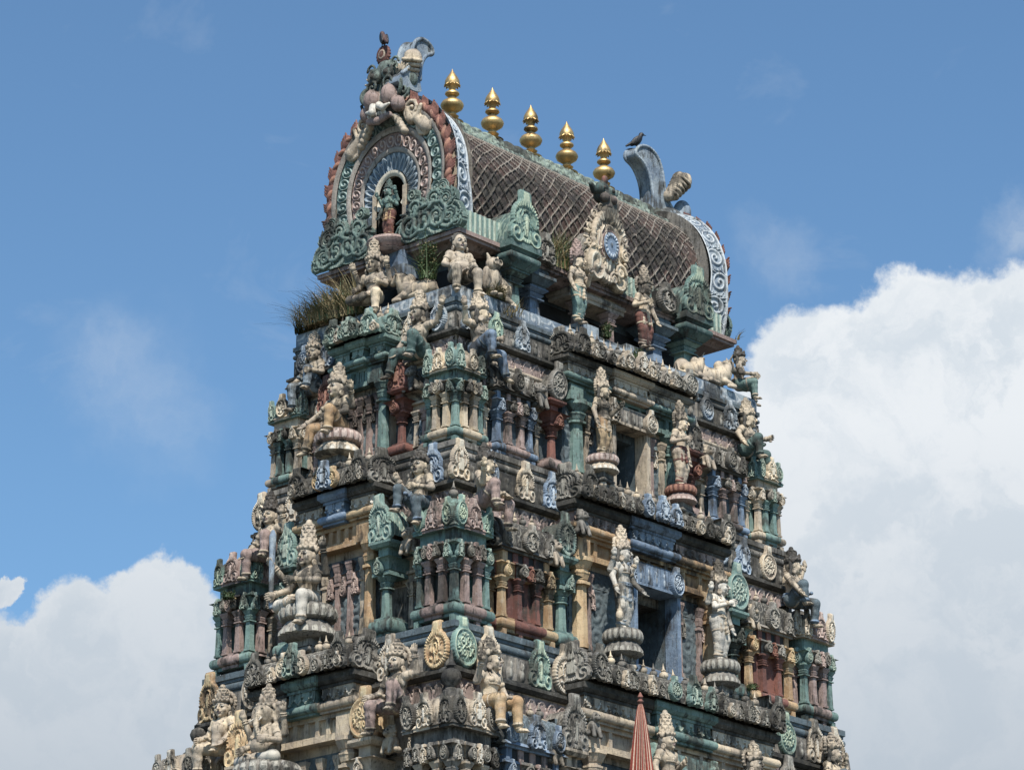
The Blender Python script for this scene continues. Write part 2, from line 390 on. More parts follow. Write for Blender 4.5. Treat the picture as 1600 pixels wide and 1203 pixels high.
    for ax in range(3):
        o1, o2 = [(1, 2), (2, 0), (0, 1)][ax]
        sa = [slice(1, n[0]), slice(1, n[1]), slice(1, n[2])]; sa[ax] = slice(0, n[ax]); sb = list(sa); sb[ax] = slice(1, n[ax] + 1)
        a_, b_ = s[tuple(sa)], s[tuple(sb)]
        for k, rev in ((a_ & ~b_, False), (~a_ & b_, True)):
            w = np.argwhere(k) + np.array([0 if q == ax else 1 for q in range(3)])
            if not len(w): continue
            d1 = np.zeros(3, int); d1[o1] = 1; d2 = np.zeros(3, int); d2[o2] = 1
            q = [ids[tuple((w - d1 - d2).T)], ids[tuple((w - d2).T)], ids[tuple(w.T)], ids[tuple((w - d1).T)]]
            f = np.stack(q, 1); fs.append(f[:, ::-1] if rev else f)
    Fc = np.concatenate(fs); Fc = Fc[(Fc >= 0).all(1)]
    return V, Fc, VM
def sculpt(name, prims, mats, cell=.012, parent=None, loc=None, rz=None, sc=None, **k):
    V, Fc, VM = sdf(prims, cell); me = bpy.data.meshes.new(name)
    me.vertices.add(len(V)); me.vertices.foreach_set('co', V.astype(np.float32).reshape(-1))
    me.loops.add(Fc.size); me.loops.foreach_set('vertex_index', Fc.reshape(-1).astype(np.int32))
    me.polygons.add(len(Fc)); me.polygons.foreach_set('loop_start', np.arange(0, Fc.size, 4, dtype=np.int32))
    for M in mats: me.materials.append(M)
    me.polygons.foreach_set('material_index', np.minimum(VM[Fc[:, 2]], len(mats) - 1).astype(np.int32))
    me.polygons.foreach_set('use_smooth', np.ones(len(Fc), bool)); me.update(calc_edges=True); me.validate()
    return meta(link(bpy.data.objects.new(name, me), parent, loc, rz, sc), **k)
def rotm(rx=0, ry=0, rz=0):
    from mathutils import Euler
    return np.array(Euler((R(rx), R(ry), R(rz))).to_matrix())
def spir(c, r, ax1, ax2, sgn=1, th=.2, turns=1.6, m=0, n=15, a0=0., lift=None):
    """volute of tapering capsules in the plane ax1/ax2"""
    c, ax1, ax2 = v3(*c), v3(*ax1), v3(*ax2); nrm = np.cross(ax1, ax2); out = []; p0 = None
    for i in range(n + 1):
        f = i / n; rr = r * (1 - .86 * f); a = a0 + sgn * f * turns * 2 * math.pi; p = c + (ax1 * math.cos(a) + ax2 * math.sin(a)) * rr + nrm * (lift or 0) * f; w = r * th * (1.05 - .35 * f)
        if p0 is not None: out.append(C_(p0, p, w0, w, m, .004))
        p0, w0 = p, w
    out.append(E(p0, (r * .17,) * 3, m, .005)); return out
# ------------------------------------------------------------------ statues
def hand(pr, el, wr, m=0, curl=.35, spread=(0, 0, 1), hs=1.):
    """palm and five fingers continuing the forearm"""
    el, wr = v3(*el), v3(*wr); d = (wr - el) / np.linalg.norm(wr - el); s = v3(*spread); s = s - d * (s @ d)
    if np.linalg.norm(s) < .1: s = v3(0, 1, 0) - d * d[1]
    s /= np.linalg.norm(s); b = np.cross(d, s)
    c = wr + d * .05 * hs
    pr.append(C_(wr, c, .032 * hs, .04 * hs, m, .015)); pr.append(C_(c - s * .022 * hs, c + s * .022 * hs, .03 * hs, .03 * hs, m, .015))
    for q, (o, l) in enumerate(((-.04, .075), (-.013, .09), (.015, .085), (.042, .065))):
        p0 = c + s * o * hs + d * .02 * hs; p1 = p0 + (d * (1 - .3 * curl) + b * curl * .6) * l * .55 * hs; p2 = p1 + (d * (1 - curl) + b * curl) * l * .5 * hs
        pr.append(C_(p0, p1, .0135 * hs, .0125 * hs, m, .003)); pr.append(C_(p1, p2, .0125 * hs, .010 * hs, m, .003))
    p0 = c - s * .035 * hs - d * .02 * hs; p1 = p0 + (-s * .6 + d * .7 + b * .2) * .05 * hs
    pr.append(C_(p0, p1, .015 * hs, .013 * hs, m, .006)); pr.append(C_(p1, p1 + (d * .9 - s * .15) * .035 * hs, .013 * hs, .010 * hs, m, .004))
def head(pr, cr, orn, H, yaw=0, tilt=0, crown='tall', halo=None, elephant=False, hs=1.28, beard=False):
    """face with eyes, nose, lips, ears; crown prims go to cr"""
    M = np.array(rotm(tilt, 0, yaw)); H = v3(*H)
    q = lambda x, y, z: H + M @ (v3(x, y, z) * hs)
    rr = M
    def e(c, r, m=0, k=.012, sub=False): return E(q(*c), v3(*r) * hs, m, k, rr, sub)
    pr += [e((0, .012, .02), (.098, .115, .125), 0, .02), e((0, -.022, -.045), (.082, .088, .085), 0, .03)]
    pr += [C_(q(0, .02, -.18), q(0, .005, -.06), .058 * hs, .06 * hs, 0, .03)]
    if elephant:
        pr += [e((0, -.05, .02), (.10, .09, .10), 0, .03), C_(q(0, -.13, -.03), q(.01, -.17, -.16), .05, .038, 0, .03, (.004, 30)), C_(q(.01, -.17, -.16), q(.05, -.15, -.30), .038, .03, 0, .02, (.004, 30)),
               C_(q(.05, -.15, -.30), q(.12, -.17, -.32), .03, .022, 0, .02)]
        for s in (-1, 1):
            pr += [e((.17 * s, .02, .0), (.10, .022, .13), 0, .02), e((.16 * s, .0, .0), (.06, .02, .085), 0, .01, True), e((.055 * s, -.125, .045), (.02, .012, .012), 0, .004), C_(q(.05 * s, -.13, -.07), q(.085 * s, -.2, -.12), .018, .006, 2, .004)]
    else:
        for s in (-1, 1):
            pr += [e((.038 * s, -.105, .018), (.028, .016, .018), 0, .006, True), e((.037 * s, -.093, .018), (.029, .016, .016), 2, .002), e((.037 * s, -.107, .016), (.012, .006, .012), 3, .001), C_(q(.010 * s, -.108, .030), q(.066 * s, -.088, .030), .006, .005, 3, .002),
                   C_(q(.014 * s, -.108, .042), q(.062 * s, -.092, .046), .006, .005, 3, .003), e((.05 * s, -.075, -.03), (.03, .025, .03), 0, .02)]
            pr += [e((.098 * s, .01, .0), (.014, .028, .045), 0, .006)]
            orn += [T_(q(.108 * s, -.0, -.085), .03 * hs, .013 * hs, M @ v3(1, 0, 0), 0), C_(q(.108 * s, 0, -.085), q(.112 * s, -.005, -.12), .018, .02, 0)]
        pr += [C_(q(0, -.108, .035), q(0, -.140, -.018), .011, .018, 0, .008), e((0, -.128, -.022), (.025, .015, .012), 0, .005),
               e((0, -.112, -.052), (.031, .013, .008), 1, .002), e((0, -.109, -.066), (.024, .013, .009), 1, .002), e((0, -.095, -.098), (.025, .02, .02), 0, .015)]
        if beard: pr += [e((0, -.105, -.04), (.045, .012, .008), 3, .003)]
    # crown / hair
    if crown == 'curls':
        rg = random.Random(3)
        for i in range(46):
            th = rg.uniform(0, math.pi * 2); ph = rg.uniform(-.1, 1.3)
            cr.append(e((.115 * math.cos(th) * math.cos(ph), .03 + .115 * math.sin(th) * math.cos(ph) * (1 if math.sin(th) > 0 else .35), .05 + .105 * math.sin(ph)), (.026, .026, .026), 1, .004))
        cr.append(e((0, .04, .06), (.115, .10, .10), 1, .01))
    else:
        cr += [T_(q(0, .012, .085), .10 * hs, .022 * hs, M @ v3(0, 0, 1), 0, .004), e((0, .03, .07), (.115, .11, .08), 1, .01)]
        for i in range(14):
            a = 2 * math.pi * i / 14; cr.append(e((.118 * math.cos(a), .012 + .118 * math.sin(a), .10), (.016, .016, .022), 0, .004))
        hgt = {'tall': .25, 'mid': .17, 'bun': .11}[crown]; z = .10; r = .10; n = {'tall': 5, 'mid': 3, 'bun': 2}[crown]
        cr.append(C_(q(0, .02, .1), q(0, .03, .1 + hgt), .10 * hs, .062 * hs, 0 if crown != 'bun' else 1, .01))
        for i in range(n):
            f = (i + .6) / n; cr.append(T_(q(0, .022, .1 + hgt * f), (.098 - .036 * f) * hs, .011 * hs, M @ v3(0, 0, 1), 0, .006))
            for u_ in range(7): a = 2 * math.pi * (u_ + .5 * (i % 2)) / 7; cr.append(e(((.104 - .038 * f) * math.cos(a), .022 + (.104 - .038 * f) * math.sin(a), .1 + hgt * (f + .5 / n)), (.012, .012, .02), 0, .006))
        cr += [e((0, -.085, .15), (.035, .022, .05), 0, .006), e((0, .03, .12 + hgt), (.07, .07, .025), 0, .006), e((0, .03, .16 + hgt), (.035, .035, .035), 0, .006)]
        # side locks and rosettes falling behind the ears
        for s in (-1, 1): cr += [e((.10 * s, .05, -.03), (.035, .035, .085), 1, .01), e((.118 * s, .02, .07), (.02, .03, .04), 0, .006), e((.13 * s, .06, -.13), (.04, .03, .06), 1, .01)]
    if halo:
        hr = halo
        cr += [E(q(0, .12, .08), (hr * .88, .03, hr), 2, .01, rr), T_(q(0, .10, .08), hr * .93, .02, M @ v3(0, 1, 0), 0)]
        for i in range(20):
            a = 2 * math.pi * i / 20; cr.append(e((hr / hs * math.cos(a), .11, .08 + hr / hs * math.sin(a)), (.026, .026, .026), 0, .004))
def body(J, m_leg=1, female=True, belly=0., bare=False):
    """J joints -> dict of prim lists"""
    b, g, o, c = [], [], [], []
    Pv, Ch, Nk = v3(*J['pelvis']), v3(*J['chest']), v3(*J['neck'])
    W = Pv * .55 + Ch * .45
    b += [E(Pv, (.175, .14, .12), 0, .03), C_(Pv, W, .14, .115 + belly, 0, .04), C_(W, Ch, .115 + belly, .14, 0, .04), E(Ch, (.185, .128, .14), 0, .04), C_(Ch + v3(0, .01, .08), Nk, .085, .055, 0, .04)]
    if belly: b.append(E(W + v3(0, -.05 - belly * .4, 0), (.13 + belly, .10 + belly, .12 + belly * .5), 0, .04))
    shs = []
    for s, n in ((-1, 'R'), (1, 'L')):
        b.append(E(Ch + v3(.07 * s, -.085, .01), (.062, .05, .056) if female else (.065, .032, .045), 0, .02))
        if female: o.append(E(Ch + v3(.07 * s, -.088, -.008), (.066, .05, .045), 0, .01))
        sh = v3(*J['sh' + n]); shs.append(sh); b.append(C_(Ch + v3(0, 0, .06), sh, .07, .062, 0, .04)); b.append(E(sh, (.08, .076, .076), 0, .02))
        el, wr = v3(*J['el' + n]), v3(*J['wr' + n])
        for (A, Bq) in [(el, wr)] + ([(v3(*J['el2' + n]), v3(*J['wr2' + n]))] if 'el2' + n in J else []):
            s0 = sh if A is el else sh + v3(0, .03, 0)
            b += [C_(s0, A, .068, .053, 0, .025), C_(A, Bq, .056, .038, 0, .015)]; hand(b, A, Bq, 0, J.get('curl', .3), (1, 0, 0) if abs((Bq - A)[2]) > .12 else (0, 0, 1), 1.15)
            d = (A - s0) / np.linalg.norm(A - s0); o += [T_(s0 + (A - s0) * .45, .062, .014, d, 0), T_(s0 + (A - s0) * .55, .062, .013, d, 0), E(s0 + (A - s0) * .5 + v3(0, -.05, 0), (.025, .02, .035), 0)]
            d = (Bq - A) / np.linalg.norm(Bq - A); o += [T_(A + (Bq - A) * .86, .043, .013, d, 0), T_(A + (Bq - A) * .97, .041, .014, d, 0)]
        hip, kn, an = v3(*J['hip' + n]), v3(*J['kn' + n]), v3(*J['an' + n]); toe = v3(*J['toe' + n])
        b += [C_(hip, kn, .11, .08, 0, .03), C_(kn, an, .08, .048, 0, .02), C_(an + v3(0, 0, -.02), toe, .04, .034, 0, .015)]
        sd = np.cross(toe - an, v3(0, 0, 1)); sd = sd / max(np.linalg.norm(sd), .01)
        for q in range(5): b.append(C_(toe + sd * (q - 2) * .017, toe + sd * (q - 2) * .019 + (toe - an) / np.linalg.norm(toe - an) * (.045 - abs(q - 1.2) * .006), .014, .011, 0, .004))
        g += [C_(hip, kn, .128, .098, 0, .035, (.003, 17)), C_(kn, kn * .12 + an * .88, .094, .068, 0, .02, (.003, 15)), T_(kn * .14 + an * .86, .07, .016, (an - kn) / np.linalg.norm(an - kn), 1), T_(hip * .45 + kn * .55, .112, .010, (kn - hip) / np.linalg.norm(kn - hip), 1)]
        o.append(T_(an, .046, .014, an - kn, 0))
    g += [E(Pv + v3(0, 0, .02), (.195, .155, .10), 0, .03)]
    if abs((v3(*J['knL']) - Pv)[2]) > .25:   # standing: one wrapped skirt with swags
        an = (v3(*J['anL']) + v3(*J['anR'])) / 2
        g += [C_(Pv + v3(0, 0, -.05), an + v3(0, .0, .1), .135, .10, 0, .06)]
        for q in range(5):
            cc = Pv * (1 - .16 * (q + 1)) + an * .16 * (q + 1)
            for s in (-1, 1): g.append(T_(cc + v3(.075 * s, -.02, 0), .105 - .006 * q, .013, (.25 * s, -.55, 1), 1, .008))
    g += [T_(Pv + v3(0, 0, .09), .15, .024, (0, -.1, 1), 1, .006), T_(Pv + v3(0, 0, .045), .17, .018, (0, -.1, 1), 1, .006)]
    g += [E(Pv + v3(0, -.14, .06), (.05, .025, .045), 1, .01)]
    kl = (v3(*J['knL']) + v3(*J['knR'])) / 2; ga = Pv + v3(0, -.13, .03); d = kl - Pv; gb = ga + d * .75
    g.append(C_(ga, gb, .045, .03, 1, .015, (.006, 20)))
    for s in (-1, 1): g.append(C_(Pv + v3(.12 * s, -.09, .05), (v3(*J['hip' + 'RL'[s > 0]]) + v3(*J['kn' + 'RL'[s > 0]])) / 2 + v3(.03 * s, -.1, -.04), .022, .03, 1, .01, (.004, 24)))
    # necklaces, sacred thread, chest band
    o += [T_(Nk + v3(0, -.015, -.04), .072, .014, (0, -.45, 1), 0), T_(Nk + v3(0, -.035, -.075), .098, .018, (0, -.75, 1), 0), T_(Ch + v3(0, -.03, .045), .118, .012, (0, -1.5, 1), 0), E(Ch + v3(0, -.14, -.02), (.025, .018, .032), 0),
          T_(Ch + v3(0, 0, -.055), .14, .013, (0, -.05, 1), 0), C_(Ch + v3(-.12, -.09, .1), W + v3(.09, -.10, -.02), .011, .011, 0)]
    for i in range(9): a = math.pi * (i + .5) / 9; o.append(E(Ch + v3(-.115 * math.cos(a), -.095 - .03 * math.sin(a), .09 - .10 * math.sin(a)), (.016, .014, .018), 0))
    return b, g, o, c
def STAND(a=0, arms=None, female=True):
    s = .035 if a >= 0 else -.035
    J = dict(pelvis=(s, 0, .80), chest=(0, -.01, 1.13), neck=(-s * .3, -.01, 1.30), head=(-s * .5, -.03, 1.44), shR=(-.185, 0, 1.22), shL=(.185, 0, 1.22),
             elR=(-.30, .02, .98), wrR=(-.31, -.08, .76), elL=(.29, .0, .98), wrL=(.22, -.19, 1.06),
             hipR=(-.085 + s, 0, .76), knR=(-.10, -.04, .43), anR=(-.095, 0, .07), toeR=(-.13, -.12, .035), hipL=(.085 + s, 0, .76), knL=(.11, -.06, .43), anL=(.10, 0, .07), toeL=(.15, -.12, .035))
    J.update(arms or {}); return J
def SIT(kind='hang', arms=None):
    J = dict(pelvis=(0, 0, .12), chest=(0, -.03, .44), neck=(0, -.03, .61), head=(0, -.05, .75), shR=(-.185, -.02, .53), shL=(.185, -.02, .53),
             elR=(-.30, -.06, .32), wrR=(-.25, -.26, .22), elL=(.29, -.08, .32), wrL=(.27, -.30, .30),
             hipR=(-.09, -.02, .10), hipL=(.09, -.02, .10))
    if kind == 'hang': J.update(knR=(-.22, -.36, .06), anR=(-.24, -.33, -.32), toeR=(-.27, -.45, -.36), knL=(.20, -.33, .33), anL=(.20, -.36, -.02), toeL=(.23, -.47, -.05))
    if kind == 'side': J.update(knR=(-.36, -.24, .10), anR=(-.44, -.30, -.28), toeR=(-.52, -.36, -.33), knL=(.14, -.34, .30), anL=(.12, -.36, -.06), toeL=(.12, -.48, -.09))
    if kind == 'both': J.update(knR=(-.19, -.38, .12), anR=(-.20, -.40, -.28), toeR=(-.23, -.52, -.32), knL=(.21, -.38, .10), anL=(.22, -.40, -.30), toeL=(.26, -.52, -.34))
    if kind == 'fold': J.update(knR=(-.36, -.24, .04), anR=(-.02, -.36, .03), toeR=(.08, -.38, .03), knL=(.24, -.36, .08), anL=(.24, -.38, -.30), toeL=(.26, -.50, -.34))
    if kind == 'cross': J.update(knR=(-.34, -.22, .05), anR=(-.04, -.34, .04), toeR=(.06, -.36, .03), knL=(.34, -.22, .05), anL=(.06, -.30, .05), toeL=(-.05, -.36, .10))
    J.update(arms or {}); return J
def mirror(J):
    out = {}
    for k, v in J.items():
        if isinstance(v, tuple):
            w = (-v[0], v[1], v[2]); k2 = k[:-1] + {'R': 'L', 'L': 'R'}[k[-1]] if k[-1] in 'RL' else k; out[k2] = w
        else: out[k] = v
    return out
def pedestal(mb, r, h, Ma, Mb):
    n = 90
    for prof, M in (([(.80, -.46), (.98, -.38), (1.04, -.22), (.98, -.08), (.9, 0)], Ma), ([(.42, -1.0), (.74, -.98), (.80, -.94), (1.02, -.86), (1.0, -.76), (.84, -.56), (.76, -.47), (.7, -.44)], Mb)):
        vs = []; hs = []; fs = []
        for rr, z in prof:
            for i in range(n):
                a = 2 * math.pi * i / n; pet = abs(math.sin(a * 9 + (0 if M is Ma else 1.5))); f = 1 - .10 * (1 - pet ** .5) * (rr > .9); vs.append((r * rr * f * math.cos(a), r * rr * f * math.sin(a), h * z)); hs.append(pet ** .5 if rr > .9 else .3)
        for k in range(len(prof) - 1):
            for i in range(n): j = (i + 1) % n; fs.append((k * n + i, k * n + j, (k + 1) * n + j, (k + 1) * n + i))
        fs += [tuple(range((len(prof) - 1) * n, len(prof) * n)), tuple(range(n))[::-1]]; mb.add(vs, fs, M, hs)
def statue(face, a, d, z, J, label, group, mats=(stone, cream, cream, stone, stone), sc=1., yaw=0, tilt=0, crown='tall', halo=None, ped=None, rot=0, female=True, belly=0., elephant=False, beard=False, extra=None, cat='statue', name='deity_statue', hs=1.28, cell=.0112):
    """mats: skin, garment, garment trim, ornaments, crown"""
    t = empty(name, on(face, a, d, z), FACE[face] + R(rot), label=label, cat=cat, group=group); t.scale = (sc,) * 3
    b, g, o, c = body(J, female=female, belly=belly)
    head(b, c, o, J['head'], yaw, tilt, crown, halo, elephant, hs, beard)
    ex = {}
    if extra: extra(b, g, o, c, ex, J)
    sculpt('body', b, [mats[0], pink, white, dark], cell, t)
    sculpt('garment', g, [mats[1], mats[2]], cell, t)
    boxes = []
    for p in o:
        rr = p.get('R', 0) + p.get('r', 0) if p['t'] == 't' else (p['r'] if p['t'] == 'e' else max(p['ra'], p['rb']))
        a_, b_ = (p['a'], p['b']) if p['t'] == 'c' else (p['c'], p['c']); boxes.append((np.minimum(a_, b_) - rr - .012, np.maximum(a_, b_) + rr + .012))
    idx = list(range(len(o)))
    for i in range(len(o)):
        for j in range(i):
            if (boxes[i][0] <= boxes[j][1]).all() and (boxes[j][0] <= boxes[i][1]).all(): q0, q1 = idx[i], idx[j]; idx = [q1 if k == q0 else k for k in idx]
    ref = [('earring', v3(*J['head']) + v3(s * .13, 0, -.1)) for s in (-1, 1)] + [('necklace', v3(*J['chest'])), ('necklace', v3(*J['neck']))] + [(nm, v3(*J[k])) for k in J if k[:2] in ('wr', 'an', 'el') for nm in [{'wr': 'bracelet', 'an': 'anklet', 'el': 'armlet'}[k[:2]]]]
    for c_ in sorted(set(idx)):
        grp = [p for p, k in zip(o, idx) if k == c_]; cen = sum((boxes[i][0] + boxes[i][1]) / 2 for i in range(len(o)) if idx[i] == c_) / len(grp)
        sculpt('necklace' if len(grp) > 10 else min(ref, key=lambda r_: np.linalg.norm(r_[1] - cen))[0], grp, [mats[3]], .0105, t)
    sculpt('hair' if crown == 'curls' else 'crown', c, [mats[4], dark, mats[3]], .0125, t)
    for k, (pr, ms) in ex.items(): sculpt(k, pr, ms, .013, t)
    if ped:
        mb = MB(); pedestal(mb, ped[0], ped[1], ped[2], ped[3]); mb.obj('lotus_pedestal', t, (0, 0, 0)); mb = MB(); sweep(mb, [(-.2, -.16), (.2, -.16), (.2, .85), (-.2, .85)], P(('f', -.06, -ped[1] - .28, -ped[1] - .2), ('r', -.04, -ped[1] - .2, -ped[1] - .1, .06), ('f', .0, -ped[1] - .1, -ped[1] * .95)), grey); mb.obj('corbel', t, (0, 0, 0))
    return t
def ex_club(b, g, o, c, ex, J):
    w = v3(*J['wrR']); ex['club'] = ([C_(w + v3(0, -.03, .0), w + v3(.03, -.05, -.42), .022, .03, 0), E(w + v3(.03, -.05, -.52), (.075, .07, .11), 0, .03), T_(w + v3(.03, -.05, -.42), .04, .015, (0, 0, 1), 0)], [stone])
def ex_axe(b, g, o, c, ex, J):
    w = v3(*J['wrR']); ex['staff'] = ([C_(w + v3(0, -.06, -.6), w + v3(0, -.05, .45), .03, .05, 0), E(w + v3(0, -.05, .42), (.06, .03, .14), 0)], [pale])
def ex_flowers(b, g, o, c, ex, J):
    pr = []
    for n in ('R', 'L'):
        if 'wr2' + n in J:
            w = v3(*J['wr2' + n]); pr += [E(w + v3(0, 0, .19), (.05, .04, .07), 0), E(w + v3(0, 0, .13), (.035, .03, .05), 0)]
            for i in range(6): a = i * math.pi / 3; pr.append(E(w + v3(.04 * math.cos(a), .04 * math.sin(a), .17), (.022, .022, .05), 0, .01))
    if pr: ex['held_flower'] = (pr, [cream])
def bull(face, a, d, z, label, M, sc=1., rot=0, head_up=True, rider=False):
    t = empty('bull_statue', on(face, a, d, z), FACE[face] + R(rot), label=label, cat='statue', group='reclining bull statues under the roof slab'); t.scale = (sc,) * 3
    pr = [E((.05, 0, .24), (.38, .19, .22), 0, .05), E((.30, 0, .27), (.20, .20, .22), 0, .05), E((-.22, 0, .30), (.20, .17, .22), 0, .05), E((-.20, 0, .54), (.13, .11, .13), 0, .05), C_((-.27, 0, .36), (-.42, -.02, .58), .20, .15, 0, .05), E((-.40, 0, .34), (.10, .12, .20), 0, .05),
          E((-.48, -.03, .64), (.13, .11, .11), 0, .03), C_((-.5, -.03, .62), (-.62, -.05, .54), .10, .075, 0, .03), E((-.65, -.05, .53), (.05, .07, .055), 0, .02)]
    for s in (-1, 1):
        pr += [C_((-.50, .05 * s - .03, .73), (-.52, .12 * s - .03, .85), .03, .01, 0, .01), C_((-.48, .08 * s - .03, .68), (-.44, .18 * s - .03, .66), .035, .02, 0, .01), E((-.58, .075 * s - .03, .68), (.02, .015, .02), 1, .003),
               C_((-.25, .15 * s, .16), (-.48, .19 * s, .07), .075, .05, 0, .03), C_((-.48, .19 * s, .06), (-.30, .22 * s, .04), .05, .04, 0, .02), E((.27, .18 * s, .18), (.17, .08, .15), 0, .03), C_((.2, .23 * s, .08), (.0, .25 * s, .05), .06, .045, 0, .02)]
    pr += [C_((.48, 0, .34), (.52, .10, .10), .03, .025, 0, .02), C_((.52, .10, .10), (.40, .2, .05), .03, .04, 0, .02)]
    sculpt('body', pr, [M, dark], .014, t)
    o = [T_((-.38, 0, .48), .145, .018, (-.6, 0, .8), 0), T_((-.34, 0, .42), .16, .016, (-.6, 0, .8), 0), T_((.02, 0, .24), .2, .014, (1, 0, 0), 0)]
    for i in range(8): an = 2 * math.pi * i / 8; o.append(E((-.40 - .08 * math.cos(an), .14 * math.sin(an), .45 - .12 * math.cos(an)), (.025, .025, .03), 0))
    sculpt('bell_collar', o, [stone], .012, t)
    return t
def bird(loc, rz, M, label, name='bird', upright=0.):
    t = empty(name, loc, rz, label=label, cat='bird')
    pr = [E((0, 0, .13), (.058, .10, .068), 0, .02, rotm(-35 - upright, 0, 0)), C_((0, -.05, .18), (0, -.075, .24), .045, .036, 0, .02), E((0, -.085, .255), (.035, .042, .036), 0, .01), C_((0, .07, .09), (0, .18, .03 - upright * .001), .035, .016, 0, .02)]
    for s in (-1, 1): pr += [E((.045 * s, .02, .13), (.02, .11, .05), 1, .006, rotm(-35 - upright, 0, 0)), C_((.02 * s, 0, .07), (.022 * s, -.01, .0), .009, .007, 1, .003), C_((.022 * s, -.01, .004), (.03 * s, -.045, .004), .006, .005, 1, .003)]
    sculpt('body', pr, [M, crow], .006, t)
    sculpt('beak', [C_((0, -.11, .255), (0, -.165, .245), .014, .004, 0, .003)], [dark], .004, t); return t
# ------------------------------------------------------------------ the tower
TW = empty('temple_tower', label='tall tapering painted temple gateway tower crowded with carved tiers, ending in a barrel roof', cat='tower')
def stepped(w, d, mf, p):
    a, b = w * mf, d * mf
    return [(-w, -d), (-a, -d), (-a, -d - p), (a, -d - p), (a, -d), (w, -d), (w, -b), (w + p, -b), (w + p, b), (w, b), (w, d), (a, d), (a, d + p), (-a, d + p), (-a, d), (-w, d), (-w, b), (-w - p, b), (-w - p, -b), (-w, -b)]
def fpos(face, d, bulge=0.):
    if face == 'R': return lambda s, t: (s, -d - 0 * s, t)
    return lambda s, t: (-d - 0 * s, -s, t)
def strip(mb, face, a0, a1, d, z0, z1, fn, M, depth, res=.022, nz=None):
    if face == 'L': a0, a1 = -a1, -a0
    n = max(4, int((a1 - a0) / res)); nz = nz or max(4, int((z1 - z0) / res))
    surf(mb, fpos(face, d), lambda s, t: fn(s, (t - z0) / (z1 - z0), t), n, nz, M, depth, a0, a1, z0, z1)
def f_petal(p):
    def fn(s, f, t):
        x = (s / p) % 1 * 2 - 1; ed = np.sqrt(np.clip(1 - x * x, 0, 1)); k = f < ed * .92; rim = (f > ed * .92 - .16) & k
        return np.where(k, np.where(rim, 1., .62), 0.)
    return fn
def f_arab(c, seed): return lambda s, f, t: arab(s, t, c, seed) * np.clip(np.minimum(f, 1 - f) * 8, 0, 1)
def f_beads(p): return lambda s, f, t: np.sqrt(np.clip(1 - ((s / p) % 1 * 2 - 1) ** 2 - (f * 2 - 1) ** 2, 0, 1))
def f_figs(p, seed):   # dark frieze with small niches and dwarfs
    def fn(s, f, t):
        x = (s / p) % 1 * 2 - 1; i = np.floor(s / p); r = np.sin(i * 12.9 + seed) * .3
        hd = np.sqrt(np.clip(1 - (x / .28) ** 2 - ((f - .66) / .2) ** 2, 0, 1)); bd = np.sqrt(np.clip(1 - ((x - r * .3) / .45) ** 2 - ((f - .3) / .3) ** 2, 0, 1))
        return np.maximum(np.maximum(hd, bd * .85), np.where(np.abs(x) > .86, .5, .1 * arab(s, t, .1, 3)))
    return fn

def barrel(mb, hw, hd, z0, h, M, cell=.16, seed=1, caps=True, M2=None):
    """barrel roof along x with carved relief"""
    def pos(s, t):
        th = math.pi * t; return (s, -hd * np.cos(th) * (1 + .08 * np.sin(2 * th) ** 2), z0 + h * np.sin(th) ** .8)
    def hf(s, t): 
        arc = t * (hd + h) * 1.6
        return np.where(np.abs(np.abs(s) - hw) < .06, .9, arab(s, arc, cell, seed))
    e = .05 if caps else 0
    def pos2(s, t):
        k = np.clip((hw + e - np.abs(s)) / max(e, 1e-6), 0, 1) if caps else 1. + 0 * s; k = np.where(np.abs(s) <= hw, 1., np.maximum(k, .02)); q = pos(np.clip(s, -hw, hw) + (s - np.clip(s, -hw, hw)) * .02, t)
        return q[0], q[1] * k, z0 + (q[2] - z0) * k
    surf(mb, pos2, lambda s, t: np.where(np.abs(s) < hw - .01, hf(s, t), 0), int(hw * 2 / .022), int((hd + h) * 1.6 / .03) + 6, M, .028, -hw - e, hw + e, 0.0, 1.0)
def pots(parent, xs, y, z, sc=1., mesh=None, seed=0):
    for i, x in enumerate(xs):
        inst(mesh or POTS[(i * 7 + seed) % 3], 'pot_finial', parent, (x, y, z), sc=sc * (.9 + .2 * ((i * 37 + seed) % 10) / 10))

